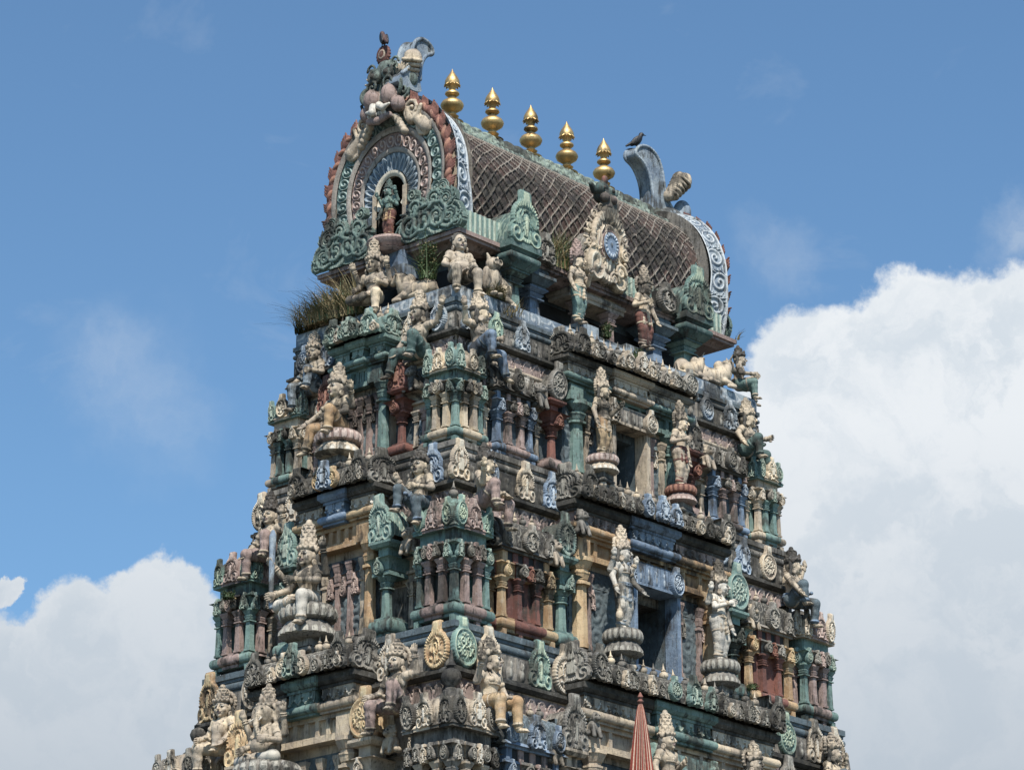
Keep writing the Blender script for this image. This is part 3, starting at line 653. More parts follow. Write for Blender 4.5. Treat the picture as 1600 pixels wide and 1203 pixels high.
def shrine(kind, face, a, dfront, z, w, d, h, A, B, Rf, Rf2=None, nroof=None, ncol=2, name=None, far=False):
    """mini shrine: local x along the face, front towards -y; w,d half sizes; dfront = distance of its front from the tower axis"""
    rf2 = Rf2 or Rf
    o = empty(name or kind, on(face, a, dfront - d, z), FACE[face], TW)
    p = .035; poly = stepped(w, d, .46 if kind == 'corner_pavilion' else .5, p)
    em = [A, B, B, B, A] * 4
    mb = MB()  # base with rolled moulding
    for sx in (-1, -.33, .33, 1):
        for sy in (-1, 1):
            mb.box(sx * w * .92 - .05, sx * w * .92 + .05, sy * d * .9 - .05, sy * d * .9 + .05, 0, h * .065, B if abs(sx) < .5 else A)
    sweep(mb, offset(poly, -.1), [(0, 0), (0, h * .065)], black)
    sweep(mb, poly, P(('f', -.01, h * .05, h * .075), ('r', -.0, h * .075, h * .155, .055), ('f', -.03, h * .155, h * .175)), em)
    mb.obj('base', o)
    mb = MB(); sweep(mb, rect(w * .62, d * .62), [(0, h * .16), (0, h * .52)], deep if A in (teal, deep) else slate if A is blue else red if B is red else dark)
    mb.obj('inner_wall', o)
    ch = h * .335; cw = min(.062, w * .15); z1 = h * .17
    xs = [(-w + cw * 1.25, A), (w - cw * 1.25, A)] + ([(-w * .34, B), (w * .34, B)] if ncol >= 2 else [])
    for x, M in xs:
        for sy in ((-1, 1) if kind == 'corner_pavilion' else (-1,)):
            yy = sy * (d - cw * 1.2 + (.035 if M is B else 0)); inst(pil_mesh(ch, cw, M), 'pillar', o, (x, yy, z1))
    if kind == 'corner_pavilion':
        for sx in (-1, 1):
            for yy in (-d * .34, d * .34): inst(pil_mesh(ch, cw, B), 'pillar', o, (sx * (w - cw * 1.2 + .035), yy, z1))
    else:
        for sx in (-1, 1): inst(pil_mesh(ch, cw, A), 'pillar', o, (sx * (w - cw * 1.25), d * .5, z1))
    mb = MB()  # cornice with volutes
    c0 = h * .505
    sweep(mb, poly, P(('f', -.02, c0, c0 + h * .02), ('k', -.02, .085, c0 + h * .02, c0 + h * .10), ('f', .01, c0 + h * .10, c0 + h * .125), ('f', -.05, c0 + h * .125, c0 + h * .14)), [A, B, grey, B, A] * 4)
    mb.obj('cornice', o)
    for x in (-.3, .3):
        inst(kudu(grey), 'medallion', o, (x * w, -d - p - .03, c0 + h * .01), sc=(w * .3, .7, h * .115))
        if kind == 'corner_pavilion': inst(kudu(grey), 'medallion', o, (-w - p - .03, x * d, c0 + h * .01), -math.pi / 2, (d * .3, .7, h * .115))
    for x, M in ((-w, A), (w, A), (-w * .0, B)):
        inst(kudu(M), 'medallion', o, (x * .82, -d + (.0 if M is A else -p) - .01, c0 - h * .005), sc=(.17, .7, h * .135))
    if kind == 'corner_pavilion':
        for y in (-d * .75, 0, d * .75):
            inst(kudu(A if y else B), 'medallion', o, (-w - .01 - (0 if y else p), y, c0 - h * .005), -math.pi / 2, (.17, .7, h * .135))
    mb = MB(); n0 = h * .64   # neck
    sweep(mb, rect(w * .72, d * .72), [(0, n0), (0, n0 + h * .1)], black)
    nn = 5 if w > .5 else 4
    for i in range(nn):
        x = -w * .8 + 1.6 * w * i / (nn - 1); M = B if 0 < i < nn - 1 else A
        mb.box(x - w * .09, x + w * .09, -d * .84, d * .84, n0, n0 + h * .085, M)
    if kind == 'corner_pavilion':
        for i in range(nn):
            y = -d * .8 + 1.6 * d * i / (nn - 1); mb.box(-w * .84, w * .84, y - d * .09, y + d * .09, n0, n0 + h * .084, B if 0 < i < nn - 1 else A)
    mb.obj('neck', o)
    r0 = h * .725
    mb = MB()
    if kind == 'corner_pavilion':
        sweep(mb, poly, P(('f', .03, r0, r0 + h * .02), ('s', .045, .02, r0 + h * .02, r0 + h * .04)) + [(-.01, r0 + h * .05), (-.01, r0 + h * .12), (-.04, r0 + h * .17), (-.10, r0 + h * .215)], [Rf, rf2, rf2, rf2, Rf] * 4)
        lathe(mb, [(w * .62, r0 + h * .2), (w * .52, r0 + h * .25), (w * .28, r0 + h * .29), (w * .2, r0 + h * .30)], Rf, 16)
        mb.obj('domed_roof', o)
        for (x, M) in ((-w * .74, Rf), (0, rf2), (w * .74, Rf)):
            s_ = .58 * w if x else .74 * w
            inst(kudu(M), 'medallion', o, (x, -d - (.0 if x else p) + .02, r0 + h * .02), sc=(s_, .8, h * .235))
        for (y, M) in ((-d * .74, Rf), (0, rf2), (d * .74, Rf)):
            s_ = .58 * d if y else .74 * d
            inst(kudu(M), 'medallion', o, (-w - (.0 if y else p) + .02, y, r0 + h * .02), -math.pi / 2, (s_, .8, h * .235))
        pots(o, [0], 0, r0 + h * .29, (1.15 if h < 2.4 else 2.0) * h / 2.25, POTS[1])
    else:
        sweep(mb, rect(w, d), P(('f', .0, r0, r0 + h * .02), ('s', .06, .02, r0 + h * .02, r0 + h * .045)), [rf2, Rf, Rf, Rf]); mb.obj('roof_eave', o); mb = MB()
        barrel(mb, w - .03, d * .95, r0 + h * .04, h * .24, Rf, .15, 2 + int(a * 3) % 7)
        mb.obj('barrel_roof', o)
        inst(kudu(rf2), 'medallion', o, (0, -d - .02, r0 + h * .02), sc=(w * .55, .9, h * .24))
        for sx in (-1, 1):
            inst(kudu(Rf), 'medallion', o, (sx * (w + .0), 0, r0 + h * .03), sx * math.pi / 2, (d * 2.1, 1., h * .29))
            inst(kudu(nroof or rf2), 'medallion', o, (sx * w * .78, -d - .01, r0 + h * .03), sc=(w * .36, .7, h * .2))
        pots(o, [-w * .5, -w * .16, w * .2, w * .55], 0, r0 + h * .27, .85 * h / 2.25, seed=int(abs(a) * 7))
    return o
def panjara(face, a, dfront, z, w, h, M, Mn, zt=1., base=None):
    """narrow niche shrine: one pillar carrying a tall horseshoe plaque"""
    o = empty('niche_shrine', on(face, a, dfront - w, z), FACE[face], TW); base = base or M
    mb = MB(); sweep(mb, rect(w * .8, w * .8), P(('f', -.02, 0, h * .06), ('r', .02, h * .06, h * .16, .05), ('f', 0, h * .16, h * .18)), base); mb.obj('base', o)
    inst(pil_mesh(h * .34, w * .42, M, True), 'pillar', o, (0, -w * .3, h * .17))
    mb = MB(); c0 = h * .51
    sweep(mb, rect(w * .85, w), P(('f', -.0, c0, c0 + h * .03), ('k', -.0, .11, c0 + h * .03, c0 + h * .13), ('f', .0, c0 + h * .13, c0 + h * .15)), M)
    sweep(mb, rect(w * .5, w * .7), [(0, c0 + h * .15), (0, h * .76)], M)
    sweep(mb, rect(w * .85, w), P(('s', .0, .05, h * .74, h * .765), ('f', .05, h * .765, h * .785), ('f', .0, h * .785, h * .80)), M)
    mb.obj('cornice', o)
    mb = MB(); kh = h * .36 * zt
    def pos(s, t): th = math.pi * t; return (-w * 1.0 * np.cos(th) * (1 + .12 * np.sin(th)), s, h * .79 + kh * .8 * np.sin(th) ** .9)
    surf(mb, pos, lambda s, t: arab(s, t * 1.6, .14, 4), 22, 30, Mn, .02, w, -w * .8, 0, 1, flip=False); mb.obj('barrel_roof', o)
    inst(kudu(Mn), 'medallion', o, (0, -w * .82, h * .78), sc=(w * 2.5, .8, kh * 1.1))
    inst(kudu(M), 'medallion', o, (0, -w * 1.05, c0 - .01), sc=(.2, .8, h * .14))
    return o

def bay(face, dwall, z0, H, hp, hr, pj, dw, A, Bm, roofM, dx=0., midf=.3, petM=None, pil=True, pots_n=9, lintel=True, dh=.495, mid_dark=False):
    """central projecting bay: pillars, eave roll, petals, slab and long carved barrel roof; hp pillar half span, hr roof half span"""
    o = empty('entrance_bay' if dw else 'central_bay', on(face, 0, dwall, z0), FACE[face], TW)
    y1 = -pj; pw = .15 if hp > 1 else .11; mh = hr * midf; petM = petM or pink
    mb = MB()  # floor plinth
    sweep(mb, [(-hr, y1 + .02), (hr, y1 + .02), (hr, .3), (-hr, .3)], P(('f', -.1, 0.0, .05), ('r', -.06, .05, H * .065, .05), ('f', -.12, H * .065, H * .075)), grey)
    mb.obj('plinth', o)
    if dw:
        mb = MB(); zt = H * dh; jw = .10
        for sg in (-1, 1):
            x0, x1 = sorted((dx + sg * dw, dx + sg * (dw + jw))); mb.box(x0, x1, y1 + .05, y1 + .35, H * .03, zt, Bm)
        mb.box(dx - dw - jw - .05, dx + dw + jw + .05, y1 + .0, .1, H * .02, H * .055, Bm); mb.box(dx - dw - jw, dx + dw + jw, y1 + .045, .1, zt, zt + .09, Bm); mb.obj('door_frame', o)
        mb = MB()
        for sg in (-1, 1):
            x0, x1 = sorted((dx + sg * (dw + jw), sg * (hr - .12))); mb.box(x0, x1, -pj * .42, .05, H * .05, zt + .05, slate)
            strip(mb, 'R', x0 + .02, x1 - .02, pj * .42 + .004, H * .07, zt, f_arab(.36, 3), panel, .03)
        mb.box(-hr + .12, hr - .12, -pj * .42, .05, zt + .06, H * .68, stone)
        mb.obj('back_wall', o)
        mb = MB()
        mb.box(dx + dw + .0, dx + dw + .08, y1 + .34, 1.5, H * .032, zt + .07, slate); mb.box(dx - dw - .08, dx - dw - .0, y1 + .34, 1.5, H * .032, zt + .07, slate); mb.box(dx - dw - .1, dx + dw + .1, y1 + .36, 1.3, zt + .072, zt + .2, black); mb.box(dx - dw - .1, dx + dw + .1, .1, 1.3, -.05, H * .03, slate); mb.box(dx - dw - .1, dx + dw + .1, 1.12, 1.22, H * .03, zt + .1, black)  # black ceiling and back sheet paint in the shade of the passage
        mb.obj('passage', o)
    else:
        mb = MB(); mb.box(-hr + .1, hr - .1, -pj * .35, .05, H * .05, H * .68, stone); strip(mb, 'R', -hr + .14, hr - .14, pj * .35 + .003, H * .08, H * .5, f_arab(.34, 5), panel, .04); mb.obj('back_wall', o)
    for x in ([-(dw + .28) + dx, dw + .26 + dx, -(hp - .42), hp - .42] if dw else [-hp * .55, -hp * .18, hp * .18, hp * .55]):   # slim pilasters on the back wall
        inst(pil_mesh(H * .40, .05, (stone, pink)[int(abs(x) * 10) % 2]), 'pilaster', o, (x, -pj * (.42 if dw else .35) - .05, H * .08))
        inst(kudu((stone, grey, pink)[int(abs(x) * 17) % 3]), 'medallion', o, (x + .13, -pj * .42, H * .30), sc=(.17, .6, H * .11))
    if pil:
        ph = H * .47
        for sg in (-1, 1):
            inst(pil_mesh(ph, pw, A, True), 'pillar', o, (sg * (hp - pw), y1 + pw + .05, H * .07))
    # beam with coffers
    zb = H * .54
    mb = MB(); pr = P(('f', 0, zb, zb + H * .03), ('f', -.07, zb + H * .03, zb + H * .10), ('f', .0, zb + H * .10, zb + H * .12))
    sweep(mb, [(-hr + .14, y1 + .1), (hr - .14, y1 + .1), (hr - .14, .05), (-hr + .14, .05)], pr, A)
    for i in range(-4, 5):
        x = i * (hr - .2) / 4; mb.box(x - .045, x + .045, y1 + .11, .0, zb + H * .02, zb + H * .11, A)
    for sg in (-1, 1):   # carved end blocks
        x = sg * (hr - .3); mb.box(x - .17, x + .17, y1 + .04, 0, zb + H * .002, zb + H * .10, A)
    mb.obj('beam', o)
    if dw and lintel:
        mb = MB(); zl = H * dh + .02
        mb.box(-mh - .1, mh + .1, y1 + .045, -.05, zl + .002, H * .615, Bm); mb.box(-mh - .16, mh + .16, y1 + .0, -.05, zl - .05, zl + .0, Bm)
        strip(mb, 'R', -mh - .08, mh + .08, -(y1 + .045) + .002, zl + .02, H * .605, f_figs(.22, 1), grey if Bm is stone else Bm, .03)
        mb.obj('lintel', o)
        for sg in (-1, 1): inst(kudu(Bm, None), 'medallion', o, (sg * mh, y1 + .04, zl - .08), sc=(.34, 1., H * .61 - zl + .16))
    # eave roll, petals, slab: three colour segments, middle one stands proud
    ze = H * .66
    for (x0, x1, M, pm, ex, sl) in ((-hr, -mh, A, petM, 0, roofM), (-mh, mh, Bm, Bm, .05, Bm), (mh, hr, A, petM, 0, roofM)):
        mb = MB(); poly = [(x0, y1 - ex), (x1, y1 - ex), (x1, .1), (x0, .1)]
        sweep(mb, poly, [(d if True else 0, z) for d, z in P(('f', 0 - .03, ze - .0, ze + H * .01), ('r', -.03, ze + H * .01, ze + H * .055, .075))], M)
        sweep(mb, offset(poly, -.09), [(0.004, ze + H * .05), (.004, ze + H * .12)], pm)
        strip(mb, 'R', x0 + .06, x1 - .06, -(y1 - ex) - .088, ze + H * .056, ze + H * .115, lambda s, f, t: f_petal(.2)(s, 1 - f * .95, t), pm, .06)
        sweep(mb, poly, P(('f', -.03, ze + H * .115, ze + H * .13), ('s', .0, .05, ze + H * .13, ze + H * .145), ('f', .05, ze + H * .145, ze + H * .17), ('f', .0, ze + H * .17, ze + H * .18)), sl)
        mb.obj('eave', o)
    # end faces petals on short sides come from the sweep; long barrel roof
    zr = ze + H * .18
    mb = MB(); mb2 = MB(); barrel(mb2, hr - .06, pj * .62 + .1, zr, H * .12, roofM, .17, int(abs(z0)) % 5)
    mb.merge(mb2, Matrix.Translation((0, y1 * .5, 0))); mb.obj('barrel_roof', o)
    yk = y1 * .5 - (pj * .62 + .1)
    for sg in (-1, 1):
        inst(kudu(roofM), 'medallion', o, (sg * (hr - .22), yk - .0, zr - .02), sc=(.44, .7, H * .17))
        inst(kudu(roofM if roofM is not dark else grey), 'medallion', o, (sg * (hr - .02), y1 * .55, zr - .02), sg * math.pi / 2, (pj * 1.3 + .15, .7, H * .19))
        inst(kudu(Bm if hr > 1.5 else A), 'medallion', o, (sg * (mh * .62), yk - .03, zr - .02), sc=(.30, .9, H * .12))
        if hr > 1.5: inst(kudu(grey), 'medallion', o, (sg * (hr * .62), yk - .0, zr - .02), sc=(.30, .9, H * .11))
    inst(kudu(Bm), 'medallion', o, (0, yk - .05, zr - .02), sc=(.36, 1.1, H * .15))
    nk = int(hr * 2 / .27)
    for k in range(nk):
        x = -hr * .86 + 1.72 * hr * k / (nk - 1)
        if abs(abs(x) - mh * .62) > .15 and abs(x) > .18: inst(kudu((roofM, grey, stone)[(k * 5 + int(z0)) % 3]), 'medallion', o, (x, yk - .01, zr - .015), sc=(.20, .8, H * (.075 + .015 * (k % 2))))
    pots(o, [(-hr * .86 + 1.72 * hr * i / (2 * pots_n - 2)) for i in range(2 * pots_n - 1)], y1 * .62, zr + H * .108, .95, seed=int(z0))
    return o

def band_set(i, z0, z1, L0, W0, L1, W1, notch, wallM, fr, pet, pipeM, petc):
    """tier shell: wall, ledge course, petal band, dark frieze, top roll"""
    H = z1 - z0; o = empty('tier', (0, 0, 0), 0, TW)
    Lw, Ww = L1 + .12, W1 + .12; mb = MB(); q = notch
    poly = [(-Lw, -Ww), (-q, -Ww), (-q, -Ww + 1.5), (q, -Ww + 1.5), (q, -Ww), (Lw, -Ww), (Lw, Ww), (-Lw, Ww)] if q else rect(Lw, Ww)
    sweep(mb, poly, P(('f', 0, z0 - .05, z0 + H * .30)), wallM)
    # horizontal ledge course broken by the door
    sweep(mb, poly, P(('f', .0, z0 + H * .30, z0 + H * .31), ('f', .06, z0 + H * .31, z0 + H * .35), ('f', .12, z0 + H * .35, z0 + H * .365), ('k', .05, .24, z0 + H * .365, z0 + H * .42), ('f', .1, z0 + H * .42, z0 + H * .435), ('f', .0, z0 + H * .435, z0 + H * .44)), stone if i != 4 else grey)
    sweep(mb, poly if dh_(i) else rect(Lw, Ww), P(('f', 0, z0 + H * .44, z0 + H * .60)), wallM, cap=True)
    sweep(mb, rect(Lw, Ww), P(('r', .02, z0 + H * .005, z0 + H * .065, .12),), grey, cap=False) if not q else None
    if q:
        for x0, x1 in ((-Lw, -q), (q, Lw)):
            sweep(mb, [(x0, -Ww), (x1, -Ww), (x1, -Ww + .4), (x0, -Ww + .4)], P(('r', .0, z0 + H * .005, z0 + H * .065, .10),), grey)
        sweep(mb, [(-Lw, -Ww + .05), (-Lw + .3, -Ww + .05), (-Lw + .3, Ww), (-Lw, Ww)], P(('r', .003, z0 + H * .006, z0 + H * .066, .10),), grey)
    mb.obj('wall', o)
    mb = MB(); z = z0 + H * .60
    sweep(mb, rect(Lw, Ww), P(('f', .0, z, z + H * .02), ('r', .04, z + H * .02, z + H * .055, .06), ('f', .0, z + H * .055, z + H * .15)), petc)
    for f, a in (('R', Lw), ('L', Ww)):
        strip(mb, f, -a + .02, a - .02, (Ww if f == 'R' else Lw) + .002, z + H * .058, z + H * .145, lambda s, ff, t: f_petal(.26)(s, ff, t), pet, .055)
    mb.obj('petal_band', o)
    mb = MB(); zf = z0 + H * .75
    sweep(mb, rect(Lw, Ww), P(('s', .06, .13, zf, zf + H * .015), ('f', .13, zf + H * .015, zf + H * .03), ('f', .09, zf + H * .03, zf + H * .04), ('f', .03, zf + H * .04, zf + H * .155)), fr[0])
    for f, a in (('R', Lw), ('L', Ww)):
        strip(mb, f, -a, a, (Ww if f == 'R' else Lw) + .032, zf + H * .045, zf + H * .15, f_figs(.3, i), fr[1], .05)
    mb.obj('frieze', o)
    mb = MB(); zp = z0 + H * .905
    sweep(mb, rect(L1, W1), P(('f', .12, zp, zp + H * .008), ('r', .12, zp + H * .008, zp + H * .045, .05), ('f', .14, zp + H * .05, zp + H * .06), ('f', .17, zp + H * .065, zp + H * .093), ('f', .10, zp + H * .093, zp + H * .095)), pipeM)
    mb.obj('cornice', o)
    return o
def dh_(i): return False

# tiers: index, z0, z1, L0, W0, L1, W1
T = {2: (18.16, 21.02, 4.72, 2.40, 4.20, 1.90), 3: (14.68, 18.16, 5.39, 3.02, 4.62, 2.30), 4: (10.85, 14.68, 6.12, 3.68, 5.28, 2.92), 5: (6.7, 10.85, 6.95, 4.45, 6.0, 3.58)}
band_set(2, *T[2], .86, slate, (dark, grey), pink, slate, stone)
band_set(3, *T[3], 1.08, grey, (dark, dark), pink, grey, stone)
band_set(4, *T[4], 1.05, stone, (dark, grey), pink, slate, stone)
band_set(5, *T[5], 1.1, stone, (dark, grey), pink, slate, stone)
# medallions hanging from each cornice
def kd(face, a, d, z, h, M, M2=None, w=None):
    inst(kudu(M, M2), 'medallion', TW, on(face, a, d, z), FACE[face], (w or h * .68, .85, h))
for face, a, M in (('R', -4.72, cream), ('R', -3.95, blue), ('R', -3.02, cream), ('R', -2.3, blue), ('R', 2.5, blue), ('R', 3.16, blue), ('R', 3.95, cream), ('R', 4.7, stone), ('L', -1.95, blue), ('L', 2.3, cream), ('L', 1.5, stone)):
    kd(face, a, (2.30 if face == 'R' else 4.62) + .15, 17.42, .74, M)
for face, a, M in (('R', -5.2, greenk), ('R', -4.6, cream), ('R', -3.34, greenk), ('R', -2.72, stone), ('R', 2.9, stone), ('R', 3.6, greenk), ('R', 4.5, stone), ('R', 5.2, cream), ('L', -2.7, ochre), ('L', -1.6, stone), ('L', 1.7, stone), ('L', 2.85, ochre)):
    kd(face, a, (2.92 if face == 'R' else 5.28) + .15, 13.86, .86, M)
for face, a, M in (('R', -4.05, pale), ('R', -3.35, greenk), ('R', -2.62, pale), ('R', 2.7, pale), ('R', 3.45, pale), ('R', 4.0, pale), ('L', -1.65, pale), ('L', -.95, stone), ('L', 1.75, blue), ('L', 1.15, blue)):
    kd(face, a, (1.90 if face == 'R' else 4.20) + .14, 20.42, .6, M)

# shrines on the ledges
spec = {2: dict(c=.37, pc=[(teal, cream, teal, cream)], s=(3.05, .50, blue, pink, grey, dark), p=(1.98, .2, red, grey), h=1.86),
        3: dict(c=.46, pc=[(teal, pink, greenk, pink)], s=(3.42, .68, ochre, red, dark, grey), p=(2.42, .24, teal, teal), h=2.28),
        4: dict(c=.54, pc=[(grey, stone, grey, stone)], s=(4.0, .74, blue, pink, slate, blue), p=(3.0, .27, stone, grey), h=2.5),
        5: dict(c=.6, pc=[(teal, pink, grey, stone)], s=(4.5, .8, ochre, red, grey, stone), p=(3.4, .3, teal, grey), h=2.7)}
for i, sp in spec.items():
    z0, z1, L0, W0, L1, W1 = T[i]; c = sp['c']; A, B, Rf, Rf2 = sp['pc'][0]
    z = z0 + .0
    for (sx, sy) in ((-1, -1), (1, -1), (-1, 1)):
        AA, BB = (A, B)
        if i == 2 and sx > 0: AA, BB = stone, teal
        if i == 2 and sy > 0: AA, BB = stone, teal
        shrine('corner_pavilion', 'R', sx * (L0 - .07 - c), W0 - .07 if sy < 0 else -(W0 - .07) + 2 * c, z, c, c, sp['h'], AA, BB, Rf if i != 3 or sx < 0 else stone, Rf2)
    a, w, A, B, Rf, Rf2 = sp['s']
    for s in (-1, 1): shrine('oblong_shrine', 'R', s * a, W0 - .10, z, w, .24, sp['h'] * .94, A, B, Rf, Rf2)
    a, w, M, Mn = sp['p']
    for s in (-1, 1): panjara('R', s * a, W0 - .06, z, w, sp['h'] * .98, M, Mn, base=pink if i == 2 else None)
    if i > 2:
        for s in (-1, 1): panjara('L', s * {3: 1.18, 4: 1.5, 5: 1.8}[i], L0 - .1, z, w, sp['h'] * .98, M if i == 3 else stone, Mn if i == 3 else ochre)
    else:
        for s in (-1, 1): panjara('L', s * .88, L0 - .1, z, .19, sp['h'] * .9, red, red)
    # pilasters and niche panels on the plain wall between
    for face, x0, x1, dd in (('L', c * 2 + .0, None, L1 + .12),):
        edge = W0 - .1 - 2 * c; inner = {2: 1.1, 3: 1.42, 4: 1.8, 5: 2.1}[i]
        for s in (-1, 1):
            xs = np.linspace(inner + .06, edge - .0, 3)
            for k, x in enumerate(xs):
                inst(pil_mesh((z1 - z0) * .235, .055, stone if k != 1 else pink), 'pilaster', TW, on('L', s * x, dd + .05, z0 + (z1 - z0) * .07), FACE['L'])
            mb = MB(); mb.box(-.12, .12, -.03, .05, 0, (z1 - z0) * .2, slate)
            mb.obj('niche_panel', TW, on('L', s * (xs[0] + xs[1]) / 2, dd, z0 + (z1 - z0) * .08), FACE['L'])
            inst(kudu(slate), 'medallion', TW, on('L', s * (xs[0] + xs[1]) / 2, dd + .03, z0 + (z1 - z0) * .08), FACE['L'], (.22, .6, (z1 - z0) * .18))
for i in (2, 3, 4):
    z0, z1, L0, W0, L1, W1 = T[i]; H = z1 - z0; a, w = spec[i]['s'][:2]; c = spec[i]['c']; pa = spec[i]['p'][0]
    for s in (-1, 1):
        for x in ((a + w + L0 - .07 - 2 * c) / 2, (a - w + pa + spec[i]['p'][1]) / 2):
            inst(pil_mesh(H * .235, .05, stone), 'pilaster', TW, on('R', s * x, W1 + .25, z0 + H * .07))
            inst(pil_mesh(H * .15, .05, pink), 'pilaster', TW, on('R', s * x, W1 + .22, z0 + H * .44))
    for x in np.arange(-L1 + .3, L1 - .2, .62):   # stub brackets under the petal band
        if abs(x) > {2: 1.9, 3: 2.3, 4: 2.8}[i]: inst(kudu((stone, pink, grey)[int(abs(x) * 7) % 3]), 'medallion', TW, on('R', x, W1 + .14, z0 + H * .45), 0, (.22, .7, H * .13))
    for x in np.arange(-W1 + .25, W1 - .1, .5):
        if abs(x) > {2: .8, 3: 1.1, 4: 1.4}[i]: inst(kudu((stone, pink, grey)[int(abs(x) * 7) % 3]), 'medallion', TW, on('L', x, L1 + .14, z0 + H * .45), FACE['L'], (.22, .7, H * .13))
# bays
bay('R', T[2][5] + .12, T[2][0], T[2][1] - T[2][0], 1.5, 1.78, .42, .44, teal, stone, grey, petM=stone, dx=.06)
bay('R', T[3][5] + .12, T[3][0], T[3][1] - T[3][0], 1.98, 2.18, .50, .56, ochre, blue, dark, petM=pink, dx=.16)
bay('R', T[4][5] + .12, T[4][0], T[4][1] - T[4][0], 2.42, 2.70, .52, .5, cream, teal, dark, petM=stone)
bay('R', T[5][5] + .12, T[5][0], T[5][1] - T[5][0], 2.8, 3.1, .55, .6, ochre, blue, dark)
bay('L', T[2][4] + .12, T[2][0], T[2][1] - T[2][0], .62, .68, .42, 0, teal, teal, teal, petM=teal, pots_n=4)
bay('L', T[3][4] + .12, T[3][0], T[3][1] - T[3][0], .86, .98, .52, 0, ochre, blue, dark, petM=stone, pots_n=6)
bay('L', T[4][4] + .12, T[4][0], T[4][1] - T[4][0], 1.12, 1.26, .56, 0, cream, teal, dark, petM=stone, pots_n=7)
bay('L', T[5][4] + .12, T[5][0], T[5][1] - T[5][0], 1.3, 1.5, .55, 0, ochre, teal, dark)
LION = []
def lion(face, a, d, z, M, sc=1.):
    k = M.name
    f = [x for x in LION if x[0] == k]
    if not f:
        pr = [E((0, .0, .16), (.11, .12, .15), 0, .03), E((0, -.07, .33), (.095, .085, .095), 0, .02), E((0, -.15, .30), (.05, .04, .04), 0, .01), C_((-.07, -.08, .2), (-.08, -.14, .0), .04, .035), C_((.07, -.08, .2), (.08, -.14, .0), .04, .035), E((-.1, .02, .06), (.05, .09, .06)), E((.1, .02, .06), (.05, .09, .06))]
        for q in range(12): an = q * .52; pr.append(E((.10 * math.cos(an), -.03, .34 + .10 * math.sin(an)), (.03, .04, .03), 0, .006))
        for s_ in (-1, 1): pr += [E((.04 * s_, -.145, .36), (.022, .015, .02), 1, .003), E((.08 * s_, -.02, .43), (.025, .02, .035), 0, .005)]
        o_ = sculpt('x', pr, [M, dark], .014); LION.append((k, o_.data)); f = [LION[-1]]; bpy.data.objects.remove(o_)
    inst(f[0][1], 'lion_figure', TW, on(face, a, d, z), FACE[face], sc)
for face, a, d, z, M in (('R', -2.72, 2.9, 16.2, stone), ('R', -2.06, 2.95, 16.9, grey), ('R', 2.9, 2.85, 16.2, stone), ('R', -2.38, 2.25, 19.35, grey), ('R', 2.42, 2.25, 19.35, stone), ('R', -3.45, 3.5, 12.45, stone), ('R', -2.45, 3.5, 13.1, grey), ('R', 3.3, 3.5, 12.6, stone),
                         ('L', -1.6, 5.0, 16.18, stone), ('L', 1.4, 5.0, 16.18, grey), ('L', -1.1, 4.45, 19.4, grey), ('L', -1.95, 5.75, 12.5, stone), ('L', 1.85, 5.7, 12.5, stone)):
    lion(face, a, d, z, M, 1.05)
for i in (2, 3, 4):   # bead rows and little pots along the ledge course of each wall
    z0, z1, L0, W0, L1, W1 = T[i]; H = z1 - z0; zz = z0 + H * .435
    for face, Aw, dd in (('R', L1, W1), ('L', W1, L1)):
        mb = MB(); strip(mb, face, -Aw, Aw, dd + .125, z0 + H * .31, z0 + H * .348, f_beads(.07), stone, .035, res=.014, nz=6) if face == 'L' else None
        if face == 'L': mb.obj('bead_course', TW)
# plain stone gateway storeys below the carved part
mb = MB()
sweep(mb, [(-7.6, -5.1), (-1.6, -5.1), (-1.6, -2), (1.6, -2), (1.6, -5.1), (7.6, -5.1), (7.6, 5.1), (-7.6, 5.1)], P(('f', .5, -1.6, -.9), ('r', .3, -.9, -.5, .2), ('f', .1, -.5, 4.6)), stone)
sweep(mb, rect(7.6, 5.1), P(('f', .0, 4.6, 5.2), ('k', .1, .7, 5.2, 5.9), ('f', .1, 5.9, 6.3), ('f', -.3, 6.3, 6.7)), grey)
mb.obj('gateway_base', TW)

# ------------------------------------------------------------------ top storey under the barrel roof
o = empty('neck_storey', (0, 0, 0), 0, TW)
mb = MB(); sweep(mb, rect(4.20, 1.90), P(('f', .10, 21.0, 21.03), ('f', .13, 21.03, 21.27), ('f', .06, 21.27, 21.28)), pale)
for f, a in (('R', 4.3), ('L', 2.0)): strip(mb, f, -a, a, (1.9 if f == 'R' else 4.2) + .132, 21.05, 21.26, f_arab(.34, 6), pale, .007)
mb.obj('ledge', o)
mb = MB(); sweep(mb, rect(3.35, 1.05), [(0, 21.2), (0, 22.36)], slate); mb.box(-3.36, 3.36, -1.051, 1.051, 21.6, 22.1, black); mb.obj('wall', o)  # black band paints in the shade under the roof slab
mb = MB(); sweep(mb, rect(3.98, 1.78), P(('s', -.22, -.12, 22.28, 22.36), ('f', .0, 22.36, 22.42), ('f', .04, 22.42, 22.50), ('f', -.05, 22.50, 22.505)), pink); mb.obj('roof_slab', o)
